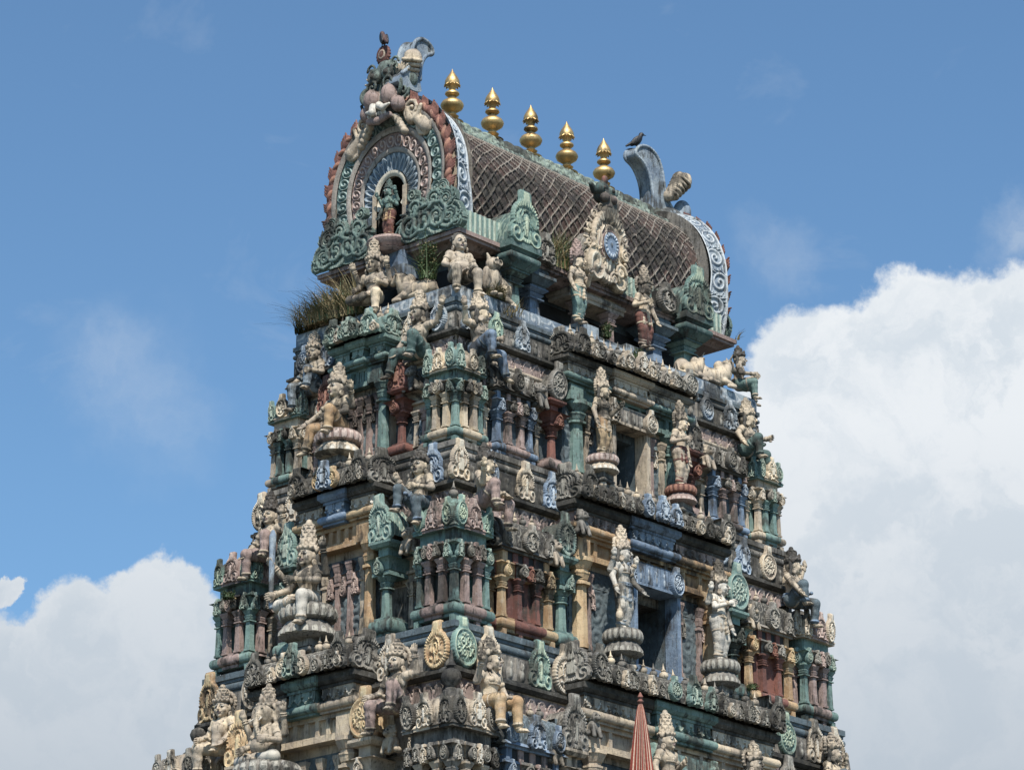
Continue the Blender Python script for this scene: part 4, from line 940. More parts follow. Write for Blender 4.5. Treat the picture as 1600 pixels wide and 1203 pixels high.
for f in ('R',):
    for s in (-1, 1):
        # green pillared niches with pale green plaques standing on the slab
        p = empty('niche_shrine', on('R', s * 2.52, 1.66, 21.27), 0, TW)
        inst(pil_mesh(.78, .15, teal), 'pillar', p, (0, 0, 0))
        mb = MB(); sweep(mb, rect(.26, .28), P(('f', .0, .76, .80), ('s', .02, .14, .80, .92), ('r', .10, .92, 1.06, .05), ('s', .06, .14, 1.06, 1.14), ('f', .16, 1.14, 1.27), ('f', .0, 1.27, 1.28)), deep); mb.obj('capital', p)
        inst(kudu(greenk, 1), 'medallion', p, (0, -.36, 1.25), sc=(.92, .9, 1.08))
        mb = MB(); surf(mb, lambda s_, t: (-.33 * np.cos(math.pi * t) * (1 + .1 * np.sin(math.pi * t)), s_, 1.26 + .72 * np.sin(math.pi * t) ** .9), lambda s_, t: arab(s_, t * 1.5, .15, 2), 30, 30, deep, .02, .45, -.38, 0, 1); mb.obj('barrel_roof', p)
        sculpt('crest_ornament', [E((0, -.35, 2.1), (.09, .06, .12), 0, .02), E((0, -.37, 2.24), (.05, .05, .07), 0, .02), E((-.1, -.36, 2.0), (.07, .05, .07), 0, .02), E((.1, -.36, 2.0), (.07, .05, .07), 0, .02), E((-.06, -.4, 2.1), (.03, .03, .03)), E((.06, -.4, 2.1), (.03, .03, .03)), C_((0, -.36, 2.28), (0, -.36, 2.38), .03, .01)], [deep], .012, p)
        # blue pillars
        p = empty('niche_shrine', on('R', s * 1.78, 1.5, 21.27), 0, TW)
        inst(pil_mesh(.72, .15, blue), 'pillar', p, (0, 0, 0))
        mb = MB(); sweep(mb, rect(.2, .24), P(('f', .0, .70, .76), ('s', .02, .12, .76, .88), ('f', .14, .88, .94), ('f', .04, .94, 1.06), ('k', .02, .14, 1.06, 1.2)), slate); mb.obj('capital', p)
        inst(kudu(grey), 'medallion', p, (0, -.33, 1.16), sc=(.55, 1.2, .62)); mb = MB(); mb.box(-.2, .2, -.3, .3, 1.19, 1.6, dark); mb.obj('block', p)
        pots(p, [-.08, .12], -.1, 1.6, .9)
p = empty('entrance_bay', on('R', 0, 1.55, 21.27), 0, TW)
for x in (-.52, .38): inst(pil_mesh(.82, .09, pink), 'pillar', p, (x, -.02, 0))
for x in (-.2, .08): pass
mb = MB(); sweep(mb, [(-.86, -.14), (.72, -.14), (.72, .4), (-.86, .4)], P(('f', 0, .84, .9), ('r', -.02, .9, 1.03, .05), ('f', -.04, 1.03, 1.14), ('f', .05, 1.14, 1.17), ('f', .08, 1.17, 1.24), ('f', .0, 1.24, 1.25)), stone); mb.obj('lintel', p)
mb = MB(); mb.box(-.95, .82, -.34, .3, .0, .13, pale); mb.box(-.95, -.45, -.5, .2, -.25, .2, pale); mb.box(.35, .95, -.5, .2, -.25, .12, pale); mb.obj('plinth', p)
inst(kudu(cream, 1), 'medallion', p, (-.07, -.28, 1.22), sc=(1.25, 1.3, 1.72))
pr = []
for s in (-1, 1):
    for q, (x, z, r) in enumerate(((.34, 1.52, .15), (.17, 1.36, .12), (.47, 1.85, .11), (.45, 2.15, .10), (.33, 2.42, .10), (.15, 2.58, .09), (.22, 1.70, .09))): pr += spir((s * x - .07, -.42, z), r, (s, 0, 0), (0, 0, 1), 1, .2, 1.5, 0, 12, q)
for i in range(26): a = -1.0 + i * (math.pi + 2.0) / 25; pr.append(C_((-.07 + .50 * math.cos(a), -.41, 1.92 + .56 * math.sin(a)), (-.07 + .58 * math.cos(a), -.40, 1.92 + .66 * math.sin(a)), .03, .022, 0, .004))
sculpt('plaque_scrollwork', pr, [cream], .012, p, (0, 0, -.13), sc=(1.12, 1, 1.1))
mb = MB(); lathe(mb, [(.42, 0), (.40, .05), (.34, .04), (.33, .075), (.27, .06), (.265, .03)], pink, 40)
m2 = MB(); m2.merge(mb, Matrix.Translation((-.07, -.42, 1.99)) @ Matrix.Scale(.72, 4, (1, 0, 0)) @ Matrix.Scale(.8, 4, (0, 0, 1)) @ Matrix.Rotation(R(90), 4, 'X')); m2.obj('plaque_ring', p)
mb = MB(); surf(mb, lambda s_, t: (-.07 + .215 * s_ * np.cos(t), -.50 + 0 * t, 1.99 + s_ * np.where(np.sin(t) > 0, .235, .30) * np.sin(t)), lambda s_, t: .3 + .7 * np.abs(np.cos(t * 9)) * np.clip(np.cos(s_ * 8), 0, 1), 16, 72, blue, .05, 0.02, 1, 0, 2 * math.pi, flip=False); mb.obj('plaque_centre', p)
mb = MB(); surf(mb, lambda s_, t: (-.07 - .45 * np.cos(math.pi * t) * (1 + .1 * np.sin(math.pi * t)), s_, 1.24 + 1.15 * np.sin(math.pi * t) ** .9), lambda s_, t: arab(s_, t * 2, .2, 2), 40, 40, grey, .03, .5, -.25, 0, 1); mb.obj('barrel_roof', p)
pr = [E((0, 0, 0), (.17, .13, .12), 0, .03), E((-.13, -.05, .08), (.09, .09, .09), 0, .02), E((.13, -.05, .08), (.09, .09, .09), 0, .02), E((0, 0, .16), (.13, .09, .1), 0, .02), E((-.1, -.14, -.08), (.085, .08, .085), 1, .01), E((.08, -.14, -.08), (.085, .08, .085), 1, .01), E((-.01, -.12, -.2), (.10, .06, .06), 1, .01),
      E((-.11, -.14, .09), (.03, .03, .03), 2, .002), E((.11, -.14, .09), (.03, .03, .03), 2, .002), C_((-.2, 0, .05), (-.3, -.02, .12), .06, .04), C_((.2, 0, .05), (.3, -.02, .12), .06, .04), E((0, -.05, .27), (.06, .05, .08), 3, .02), E((0, -.1, .0), (.04, .06, .04), 0, .01)]
sculpt('lion_mask', pr, [deep, pink, dark, red], .012, p, (-.07, -.30, 3.02), sc=1.2)

# ------------------------------------------------------------------ barrel roof
BR = empty('main_roof', (0, 0, 0), 0, TW)
ZC, RA, RB = 23.64, 1.36, 1.64
def roofpos(s, t, k=1.): return (s, -RA * k * np.cos(t), ZC + RB * k * np.sign(np.sin(t)) * np.abs(np.sin(t)) ** .92)
mb = MB()
nc = 26
def lat(s, t):
    a = s / .27 + .10 * np.sin(2.1 * s + 3 * t) + .05 * np.sin(7 * s - 5 * t); b = t * 6.0 + .08 * np.sin(3.3 * s + 1) + .05 * np.sin(9 * t + 2 * s)
    rc = np.sin(np.floor(a + b) * 12.99 + np.floor(a - b) * 78.2) * 43758.5; rc = rc - np.floor(rc)
    e1 = np.abs(((a + b) % 1) - .5) * 2; e2 = np.abs(((a - b) % 1) - .5) * 2
    e = np.maximum(e1, e2); cell = np.clip(1 - np.hypot(((a + b) % 1) - .5, ((a - b) % 1) - .5) * 3.2, 0, 1)
    return np.where((e > .84) & (rc < .93), 1. - .15 * rc, .08 + (.25 + .5 * rc) * cell)
surf(mb, lambda s, t: roofpos(s, t), lat, 560, 250, lattice, .04, -3.62, 3.62, -.55, math.pi + .55)
mb.obj('tiled_vault', BR)
mb = MB()   # roll course just under the ridge and balustrade at the foot
for sg in (-1, 1):
    th = math.pi / 2 - sg * .42
    y, z = -RA * math.cos(th), ZC + RB * math.sin(th) ** .92
    surf(mb, lambda s, t: (s, y + .07 * np.cos(t), z + .07 * np.sin(t)), lambda s, t: .5 + .5 * np.cos(s * 2 * math.pi / .14) * .8, 300, 12, mossy, .02, -3.6, 3.6, 0, 2 * math.pi, flip=True)
mb.obj('ridge_course', BR)
mb = MB()
surf(mb, lambda s, t: (s, .23 * np.cos(t), 25.42 + .21 * np.sin(t)), lambda s, t: np.where(((s / .30) % 1) < .25, .9, .3 + .5 * np.sin(math.pi * ((s / .30) % 1 - .25) / .75) * np.abs(np.cos(t * 4 + 2 * (s / .30)))), 460, 48, mossy, .08, -3.7, 3.7, 0, 2 * math.pi, flip=True, attr=lambda s, t: .5 + .4 * np.abs(np.cos(t * 3)))
mb.box(-3.6, 3.6, -.1, .1, 25.55, 25.66, grey); mb.obj('ridge_roll', BR)
mb = MB()
for sg in (-1, 1):
    sweep(mb, [(-3.7, -1.62), (3.7, -1.62), (3.7, -1.2), (-3.7, -1.2)] if sg < 0 else [(-3.7, 1.2), (3.7, 1.2), (3.7, 1.62), (-3.7, 1.62)], P(('f', 0, 22.5, 22.56), ('r', -.03, 22.56, 22.74, .06), ('f', -.05, 22.74, 22.84), ('r', -.03, 22.84, 23.02, .06), ('f', -.08, 23.02, 23.05)), teal)
surf(mb, fpos('R', 1.64), lambda s, t: np.abs(np.sin(s * math.pi / .13)), 500, 14, teal, .05, -3.7, 3.7, 22.55, 22.98); mb.obj('balustrade', BR)

FLM = []
def flame_me():
    if not FLM:
        pr = []
        for q, (dx, dz, r) in enumerate(((.02, .04, .06), (.09, -.01, .05), (-.05, .0, .05))):
            pr += spir((dx, 0, dz + .02), r, (1, 0, 0), (0, 0, 1), -1, .24, 1.1, 0, 9, 2.6)
        for q in range(4): x = -.15 + .055 * q; pr += [C_((x - .02, 0, -.12), (x + .03, -.0, 0), .026, .03, 0, .004), C_((x + .03, 0, 0), (x + .10, 0, .10 + .01 * q), .03, .018, 0, .004)]
        pr += [E((0, 0, -.04), (.14, .05, .09), 0, .01)]
        o_ = sculpt('flame', pr, [red], .012); FLM.append(o_.data); bpy.data.objects.remove(o_)
    return FLM[0]
# gables ----------------------------------------------------------------------
def arch(r, t, zc, b=1.06, pinch=.10):
    """horseshoe curve: t 0..1 from the lower near side over the top"""
    th = -0.75 + t * (math.pi + 1.5)
    c = np.cos(th); low = np.where(np.sin(th) < 0, 1., 0.); w = np.clip((r - .6) / .8, 0, 1) * .55
    return r * (c + low * w * (np.sign(c) - c)), zc + r * b * np.sin(th)
def gable(u, sgn, name='gable'):
    """sgn -1 faces -x"""
    g = empty(name, (u, 0, 0), 0, TW)
    def band(nm, r0, r1, zc0, zc1, d0, d1, fn, M, depth, ns=420, nt=16):
        mb = MB()
        def pos(s, t):
            y0, z0_ = arch(r0, s, zc0); y1, z1_ = arch(r1, s, zc1); q = t
            return (sgn * (d0 + (d1 - d0) * q), y0 * (1 - q) + y1 * q, z0_ * (1 - q) + z1_ * q)
        surf(mb, pos, fn, ns, nt, M, depth, 0, 1, 0, 1, flip=(sgn > 0)); return mb.obj(nm, g)
    def scrolls(n, turns=1.5):
        def fn(s, t):
            x = (s * n) % 1 - .5; y = (t - .5) * .95; r = np.hypot(x, y); th = np.arctan2(y, x) / 2 / math.pi
            k = np.where(r < .5, .5 + .5 * np.cos(2 * math.pi * (r * 2 * turns + th)), .25); return np.where((t < .06) | (t > .94), .2, k)
        return fn
    def petals(n):
        def fn(s, t):
            x = (s * n) % 1 * 2 - 1; ed = np.sqrt(np.clip(1 - x * x, 0, 1)); k = t < ed; return np.where(k, .5 + .5 * np.cos(np.hypot(x, t) * 7), .1)
        return fn
    line = lambda s, t: .6 + .4 * np.sin(t * math.pi) + .05 * arab(s * 20, t, .2, 1)
    band('niche_rim', .33, .43, 23.68, 23.68, -.05, -.01, line, cream, .04, 200, 6)
    band('blue_band', .43, .70, 23.68, 23.75, -.06, -.03, petals(22), bandblue, .04)
    band('grey_rib', .70, .78, 23.75, 23.76, -.02, -.0, line, rib, .03, 260, 6)
    band('pink_band', .78, 1.0, 23.76, 23.81, -.03, .0, scrolls(19), bandpink, .05, 560)
    band('grey_rib', 1.0, 1.1, 23.81, 23.82, .02, .04, line, rib, .03, 300, 6)
    band('teal_band', 1.1, 1.36, 23.82, 23.83, .0, .03, scrolls(25), bandteal, .05, 700)
    band('grey_rib', 1.36, 1.46, 23.83, 23.84, .05, .08, line, rib, .03, 320, 6)
    mb = MB()   # flame rim: backing plus curled tongues climbing towards the apex
    def pos(s, t): r = 1.46 + .13 * t; y, z = arch(r, .05 + s * .90, 23.84); return (sgn * (.04 + .05 * np.sin(t * math.pi)), y, z)
    surf(mb, pos, lambda s, t: .5 + .5 * np.cos(s * 150 + t * 4), 560, 10, red, .04, 0, 1, 0, 1, flip=(sgn > 0)); mb.obj('rim_backing', g)
    nf = 21
    for k in range(nf):
        s_ = .07 + .86 * k / (nf - 1)
        if abs(s_ - .5) < .07: continue
        y, z = arch(1.58, s_, 23.84); th = -0.75 + s_ * (math.pi + 1.5); up_ = 1 if s_ < .5 else -1
        o_ = inst(flame_me(), 'flame', g, (sgn * .06, y, z)); c_, s2 = math.cos(th), math.sin(th)
        # local x -> tangent (towards apex), local z -> radial, local y -> inward
        tang = Vector((0, -s2 * up_, c_ * up_)); rad = Vector((0, c_, s2)); ny = rad.cross(tang)
        o_.matrix_local = Matrix.Translation((sgn * .06, y, z)) @ Matrix((tang, ny, rad)).transposed().to_4x4() @ Matrix.Scale(1.0 + .12 * math.sin(k * 2.3), 4)
    # outer side: scrolled band wrapping the barrel end
    mb = MB()
    def pos3(s, t):
        y, z = arch(1.64 - .10 * t, s, 23.82); low = np.clip((.16 - np.minimum(s, 1 - s)) / .16, 0, 1)
        return (sgn * (.0 - (.40 + .24 * low) * t), y * (1 + .05 * low), z)
    def h3(s, t):
        w = np.where((t < .08) | (t > .92), 1., 0); x = s * 7.6; yy = t * .46; P_ = .52; q = np.floor(x / P_); xl = x - (q + .5) * P_; sd_ = np.where(q % 2 > .5, 1., -1.)
        v = spiral(xl, (yy - .23) * sd_, .0, .03, .22, 1, 1.7); fl = .5 + .5 * np.cos(2 * math.pi * (np.hypot(xl - .20, (yy - .23) * sd_ + .28) / .075)); return np.maximum(w, np.where(v > -.5, v, fl * .8))
    surf(mb, pos3, h3, 760, 40, pale, .05, 0, 1, 0, 1, flip=(sgn > 0)); mb.obj('scroll_band', g)
    mb = MB()  # closing faces: front core behind the bands, back of the arch
    def pos4(s, t):
        y0, z0_ = arch(.33, s, 23.68); y1, z1_ = arch(1.6, s, 23.83); return (sgn * (-.10) + 0 * s, y0 * (1 - t) + y1 * t, z0_ * (1 - t) + z1_ * t)
    surf(mb, pos4, lambda s, t: 0 * s, 120, 6, stone, 0, 0, 1, 0, 1, flip=(sgn > 0))
    def pos5(s, t):
        y0, z0_ = arch(1.2, s, 23.8); y1, z1_ = arch(1.60, s, 23.82); return (sgn * (-.5) + 0 * s, y0 * (1 - t) + y1 * t, z0_ * (1 - t) + z1_ * t)
    surf(mb, pos5, lambda s, t: 0 * s, 120, 6, grey, 0, 0, 1, 0, 1, flip=(sgn < 0))
    mb.obj('arch_core', g)
    # niche recess with jambs
    mb = MB()
    def pos6(s, t):
        th = math.pi * s; y = .34 * np.cos(th); z = 23.72 + .36 * np.sin(th); return (sgn * (0 - .75 * t), y, z)
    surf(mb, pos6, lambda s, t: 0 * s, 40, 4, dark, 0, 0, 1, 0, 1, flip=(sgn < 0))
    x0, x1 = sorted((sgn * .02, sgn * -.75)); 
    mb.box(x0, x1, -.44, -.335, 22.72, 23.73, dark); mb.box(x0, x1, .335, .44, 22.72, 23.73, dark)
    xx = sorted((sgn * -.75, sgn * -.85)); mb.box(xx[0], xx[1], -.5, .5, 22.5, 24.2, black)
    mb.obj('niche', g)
    mb = MB()
    for sg in (-1, 1): mb = MB(); x_ = sorted((sgn * .035, sgn * -.02)); mb.box(x_[0], x_[1], sg * .385 - .05, sg * .385 + .05, 22.75, 23.74, cream); mb.obj('niche_jamb', g)
    # foliage panels flanking the niche
    mb = MB()
    cs = [(.62, 22.82, .34), (.95, 22.85, .36), (1.3, 22.85, .38), (1.6, 22.78, .30), (.75, 23.15, .22), (1.2, 23.2, .22), (1.52, 23.12, .24), (1.78, 22.66, .17), (.66, 23.42, .13), (1.42, 23.38, .16)]
    if sgn > 0: cs = [c_ for c_ in cs if c_[0] < 1.45]
    for sd in (-1, 1):
        def mk(y, z):
            o_ = np.full(y.shape, -9.)
            for cy, cz, cr in cs: o_ = np.maximum(o_, 1 - np.hypot(np.abs(y) - cy, z - cz) / cr)
            return o_
        def vol(y, z):
            bst = np.full(y.shape, 0.)
            for q, (cy, cz, cr) in enumerate(cs):
                v = spiral(np.abs(y), z, cy, cz, cr, 1 if q % 2 else -1, 2.0); bst = np.where(v > -.5, np.maximum(bst * .6, v), bst)
            return np.clip(bst * .75 + .25 * arab(y, z, .1, 9), 0, 1)
        f_ = sgn < 0
        surf(mb, lambda s, t: (sgn * .09 + 0 * s, s, t), lambda s, t: vol(s, t) - np.where(mk(s, t) > 0, 0, 1.6), 110, 84, verd, .055, *((.33, 1.98) if sd > 0 else (-1.98, -.33)), 22.5, 23.62, mask=lambda s, t: mk(s, t) > -.02, flip=(sgn < 0), attr=lambda s, t: vol(s, t))
    mb.obj('foliage', g)
    for sd in (-1, 1):   # raised volutes of the foliage, with leafy fringe
        pr = []
        for q, (cy, cz, cr) in enumerate(cs):
            sg = 1 if q % 2 else -1; pr += spir((0, sd * cy, cz), cr * .80, (0, sd, 0), (0, 0, 1), sg, .13, 1.7, 0, 15, q * 1.3)
            for w in range(7):
                a = q + w * .5; p0 = v3(0, sd * (cy + cr * .8 * math.cos(a)), cz + cr * .8 * math.sin(a)); p1 = v3(0, sd * (cy + cr * 1.08 * math.cos(a + .3)), cz + cr * 1.08 * math.sin(a + .3)); pr.append(C_(p0, p1, cr * .10, cr * .05, 0, .006))
        pr = [p_ for p_ in pr if (p_['c'] if p_['t'] == 'e' else p_['b'])[2] > 22.52]
        sculpt('scroll_volutes', pr, [verd], .013, g, (sgn * .12, 0, 0))
    x_ = sorted((sgn * .06, sgn * -.45))
    for sg in (-1, 1):
        mb = MB(); ya, yb = sorted((sg * .44, sg * 1.52)); mb.box(x_[0], x_[1], ya, yb, 22.5, 22.75, slate); ya, yb = sorted((sg * .45, sg * 1.45)); mb.box(x_[0] + .003, x_[1] - .003, ya, yb, 22.745, 23.3, slate); mb.obj('gable_foot', g)
    return g
G1 = gable(-3.95, -1); G2 = gable(3.95, 1)
mb = MB(); mb2 = MB(); lathe(mb2, [(.36, 0), (.42, .05), (.33, .09), (.40, .15), (.44, .24), (.40, .30), (.3, .31)], pink, 36); mb.merge(mb2, Matrix.Translation((-.0, 0, 22.42))); mb.obj('lotus_seat', G1)
mb = MB(); mb.box(-.12, .3, -.45, .45, 22.1, 22.42, blue); mb.box(-.2, .3, -.55, .55, 21.9, 22.1, pale); mb.obj('bracket', G1)

BL = [(-.45, .0), (-.34, .25), (-.30, .60), (-.40, .92), (-.62, 1.16), (-.92, 1.24), (-.84, 1.44), (-.50, 1.56), (-.14, 1.46), (.06, 1.16), (.12, .78), (.26, .50), (.50, .36), (.68, .2), (.70, .0)]
def blade(g, pts, yc, w=.15):
    mb = MB(); n = len(pts); area = sum(pts[i - 1][0] * pts[i][1] - pts[i][0] * pts[i - 1][1] for i in range(n))
    if area < 0: pts = pts[::-1]
    for _ in range(2): pts = [q for i in range(len(pts)) for q in ((pts[i][0] * .75 + pts[(i + 1) % len(pts)][0] * .25, pts[i][1] * .75 + pts[(i + 1) % len(pts)][1] * .25), (pts[i][0] * .25 + pts[(i + 1) % len(pts)][0] * .75, pts[i][1] * .25 + pts[(i + 1) % len(pts)][1] * .75))]
    n = len(pts)
    vs = [(x, yc - w, z) for x, z in pts] + [(x, yc + w, z) for x, z in pts]
    mb.add(vs, [tuple(range(n)), tuple(range(n, 2 * n))[::-1]] + [(i, n + i, n + (i + 1) % n, (i + 1) % n) for i in range(n)], pale); mb.obj('back_plate', g)
    for s in (-1, 1):
        pr = []
        for i in range(n):
            (x0, z0_), (x1, z1_) = pts[i], pts[(i + 1) % n]
            if min(z0_, z1_) > min(p_[1] for p_ in pts) + .2: pr.append(C_((x0, yc + s * w, z0_), (x1, yc + s * w, z1_), .035, .035, 0, .01))
        sculpt('plate_rim', pr, [pale], .014, g)
# crowning monster masks -------------------------------------------------------
def crest_ornament(u, sgn):
    g = empty('crest_ornament', (u, 0, 25.24), 0 if sgn < 0 else math.pi, TW); g.scale = (1.12, 1.12, 1.22)   # faces local -x
    pr = [E((0, 0, .15), (.26, .42, .34), 0, .06), E((.05, 0, .45), (.26, .30, .26), 0, .05), E((-.08, 0, .70), (.20, .22, .22), 0, .05)]
    for s in (-1, 1):
        pr += [E((-.26, s * .20, .22), (.15, .155, .185), 1, .01), E((-.22, s * .36, .04), (.12, .12, .13), 1, .02), E((-.24, s * .13, .60), (.10, .11, .10), 0, .02), T_((-.26, s * .15, .62), .11, .03, (1, s * .3, -.2), 0, .01), E((-.33, s * .15, .60), (.035, .045, .045), 4, .004),
               T_((-.20, s * .34, .34), .13, .035, (1, s * .5, 0), 0, .01), T_((-.2, s * .34, .34), .07, .025, (1, s * .5, 0), 0, .01), C_((.0, s * .34, .15), (-.05, s * .52, -.2), .10, .10, 2, .03), E((.05, s * .38, .52), (.12, .13, .14), 0, .03), C_((.02, s * .3, .7), (.02, s * .40, .88), .06, .03, 0, .02)]
    for s in (-1, 1):
        for i in range(5): pr.append(E((-.20, s * (.30 + .05 * i), -.16 - .07 * i), (.08, .06, .06), 2, .01))
    for s in (-1, 1):
        pr += spir((-.30, s * .17, .42), .12, (0, s, 0), (0, 0, 1), 1, .2, 1.4) + spir((-.16, s * .42, .26), .13, (0, s, 0), (0, 0, 1), -1, .2, 1.5) + spir((-.22, s * .26, .76), .10, (0, s, 0), (0, 0, 1), 1, .22, 1.3)
        for i in range(6): a = .3 + i * .42; pr.append(C_((-.1, s * (.30 + .1 * math.cos(a)), .55 + .12 * math.sin(a)), (-.12, s * (.34 + .17 * math.cos(a)), .55 + .22 * math.sin(a)), .04, .018, 2, .006))
    for i in range(7): pr.append(E((-.36, -.18 + .06 * i, -.08), (.028, .028, .04), 3, .004))
    pr += [C_((-.30, -.24, -.13), (-.34, 0, -.19), .05, .06, 1, .02), C_((-.34, 0, -.19), (-.30, .24, -.13), .06, .05, 1, .02)]
    sculpt('monster_mask', pr, [mossy, pink, stone, white, dark], .014, g)
    sculpt('tusks', [C_((-.36, -.06, .05), (-.40, -.18, -.03), .065, .05), C_((-.40, -.18, -.03), (-.40, -.33, .0), .05, .02), C_((-.36, .08, .05), (-.42, .04, -.06), .07, .06), C_((-.42, .04, -.06), (-.4, .2, -.02), .05, .02)], [white], .012, g)
    for s in (-1, 1):
        pr = spir((-.10, s * .56, -.06), .21, (0, s, 0), (0, 0, 1), -1, .17, 1.8) + spir((-.06, s * .80, -.36), .19, (0, s, 0), (0, 0, 1), -1, .18, 1.7) + [C_((-.04, s * .62, -.2), (-.04, s * .86, -.42), .09, .12), E((.0, s * .56, -.06), (.07, .18, .18)), E((.0, s * .80, -.36), (.05, .16, .16))]
        sculpt('side_volute', pr, [stone], .013, g)
    # sunburst rosette, ribbed conch, curved back plate
    pr = [E((-.18, .02, .96), (.07, .13, .15), 0, .02), T_((-.20, .02, .97), .12, .028, (1, 0, 0), 0, .01), T_((-.22, .02, .96), .06, .025, (1, 0, 0), 1, .01)]
    for i in range(18): a = 2 * math.pi * i / 18; pr.append(E((-.19, .02 + .14 * math.cos(a), .96 + .15 * math.sin(a)), (.03, .024, .024), 0, .004))
    sculpt('rosette', pr, [red, cream], .011, g)
    pr = [C_((.10, -.36, .52), (.02, -.44, .84), .06, .15, 0, .02, (.016, 38)), E((.02, -.44, .90), (.13, .13, .09), 0, .02)] + [T_((.1 - .02 * i, -.36 - .02 * i, .54 + .07 * i), .07 + .02 * i, .03, (-.2, -.3, 1), 0, .006) for i in range(5)]
    sculpt('conch', pr, [cream], .012, g)
    blade(g, [(-x * .52 + .04, z * .60 + .32) for x, z in BL], -.30)
    return g
crest_ornament(-3.95, -1)
# far end: tall curved blade and conch seen from behind
g = empty('crest_ornament', (3.78, 0, 25.38), 0, TW)
blade(g, [(x * .88, z) for x, z in BL], 0)
sculpt('conch', [C_((.20, -.22, .62), (.42, -.34, .98), .13, .20, 0, .02, (.018, 34)), E((.46, -.36, 1.02), (.16, .15, .1), 0, .02), E((.55, -.42, 1.08), (.06, .06, .09), 0, .02)] + [T_((.24 + .045 * i, -.24 - .03 * i, .66 + .075 * i), .13 + .012 * i, .035, (.45, -.3, .85), 0, .006) for i in range(5)], [stone], .013, g)
sculpt('mask_back', [E((.35, 0, .15), (.45, .36, .30), 0, .06), E((.62, -.18, .38), (.18, .2, .28), 0, .05), E((.1, 0, .1), (.5, .3, .2), 0, .06), E((.75, .1, .3), (.15, .2, .2), 0, .05)], [pale], .018, g)

# ------------------------------------------------------------------ gilded finials
kal = [(.20, 0), (.22, .03), (.10, .07), (.085, .10), (.12, .13), (.13, .15), (.085, .18), (.075, .22), (.13, .26), (.20, .31), (.225, .37), (.22, .40), (.19, .45), (.12, .50), (.065, .53), (.06, .56), (.11, .58), (.14, .61), (.135, .64), (.08, .68), (.06, .70), (.075, .74), (.10, .77), (.138, .80), (.145, .84), (.138, .89), (.11, .95), (.065, 1.02), (.022, 1.09), (.002, 1.14)]
mb = MB(); lathe(mb, [p for p in kal if p[1] <= .56], gold, 32); m1 = mb.mesh('pot')
mb = MB(); lathe(mb, [p for p in kal if p[1] >= .56], gold, 32)
m2_ = mb.mesh('spire')
mb = MB()
vs = []; fs = []; n = 48
for r, z in ((.10, .80), (.145, .785), (.152, .795), (.148, .81), (.11, .815)):
    for i in range(n): a = 2 * math.pi * i / n; k = 1 + .10 * math.cos(a * 12) * (r > .12); vs.append((r * k * math.cos(a), r * k * math.sin(a), z - .02 * math.cos(a * 12) * (r > .12)))
for q in range(4):
    for i in range(n): fs.append((q * n + i, q * n + (i + 1) % n, (q + 1) * n + (i + 1) % n, (q + 1) * n + i))
mb.add(vs, fs, gold)
m3 = mb.mesh('petal_collar')
for i, (u, ds) in enumerate(((-2.3, 'half hidden behind the left gable'), (-1.16, 'second from the left gable'), (-.04, 'in the middle of the row'), (1.03, 'fourth from the left gable'), (2.16, 'nearest the grey blue crest plate'))):
    t = empty('roof_finial', (u, 0, 25.62), .4 * i, label='gilded pot shaped finial on the roof ridge, ' + ds, cat='finial', group='gilded finials along the ridge')
    inst(m1, 'pot', t, (0, 0, 0)); inst(m2_, 'spire', t, (0, 0, 0)); inst(m3, 'petal_collar', t, (0, 0, 0))

# ------------------------------------------------------------------ statues on the tower
DG = 'deity statues standing and sitting on the ledges'
GW = (cream, cream, stone, stone, stone)
statue('L', 0.0, 3.98, 22.75, STAND(1, dict(el2R=(-.30, .03, 1.12), wr2R=(-.34, -.10, 1.32), el2L=(.30, .03, 1.12), wr2L=(.33, -.10, 1.34))), 'green skinned four armed figure in a red skirt inside the arched gable niche', DG, (teal, red, ochre, greenk, deep), .66, crown='mid', hs=1.1, yaw=-15)
statue('R', -4.0, 1.78, 21.42, SIT('both', dict(wrL=(.12, -.34, .24))), 'plump curly haired seated figure on the near corner of the grey plinth', DG, (stone, stone, cream, stone, pink), 1.0, rot=-25, crown='curls', belly=.07, hs=1.25, female=False)
statue('L', 0.0, 4.35, 21.38, SIT('fold', dict(el2R=(-.32, .02, .42), wr2R=(-.36, -.12, .66), el2L=(.32, .02, .42), wr2L=(.34, -.12, .68))), 'tall crowned cream figure with raised hands seated before the gable, beside dry grass', DG, GW, .98, crown='tall', rot=15, halo=.16)
statue('R', -1.06, 2.06, 21.40, STAND(1, dict(wrR=(-.34, -.12, .72), elL=(.28, -.1, .98), wrL=(.16, -.26, 1.16))), 'standing guardian in a teal scalloped skirt beside the blue centred roof plaque', DG, (cream, teal, cream, stone, pink), .84, halo=.19, yaw=25, rot=10)
statue('R', .84, 2.08, 21.38, STAND(-1, dict(wrL=(.33, -.1, .74), wrR=(-.2, -.24, 1.0))), 'standing guardian in a red skirt banded with cream, right of the roof plaque', DG, (cream, red, cream, stone, stone), .86, halo=.18, yaw=15)
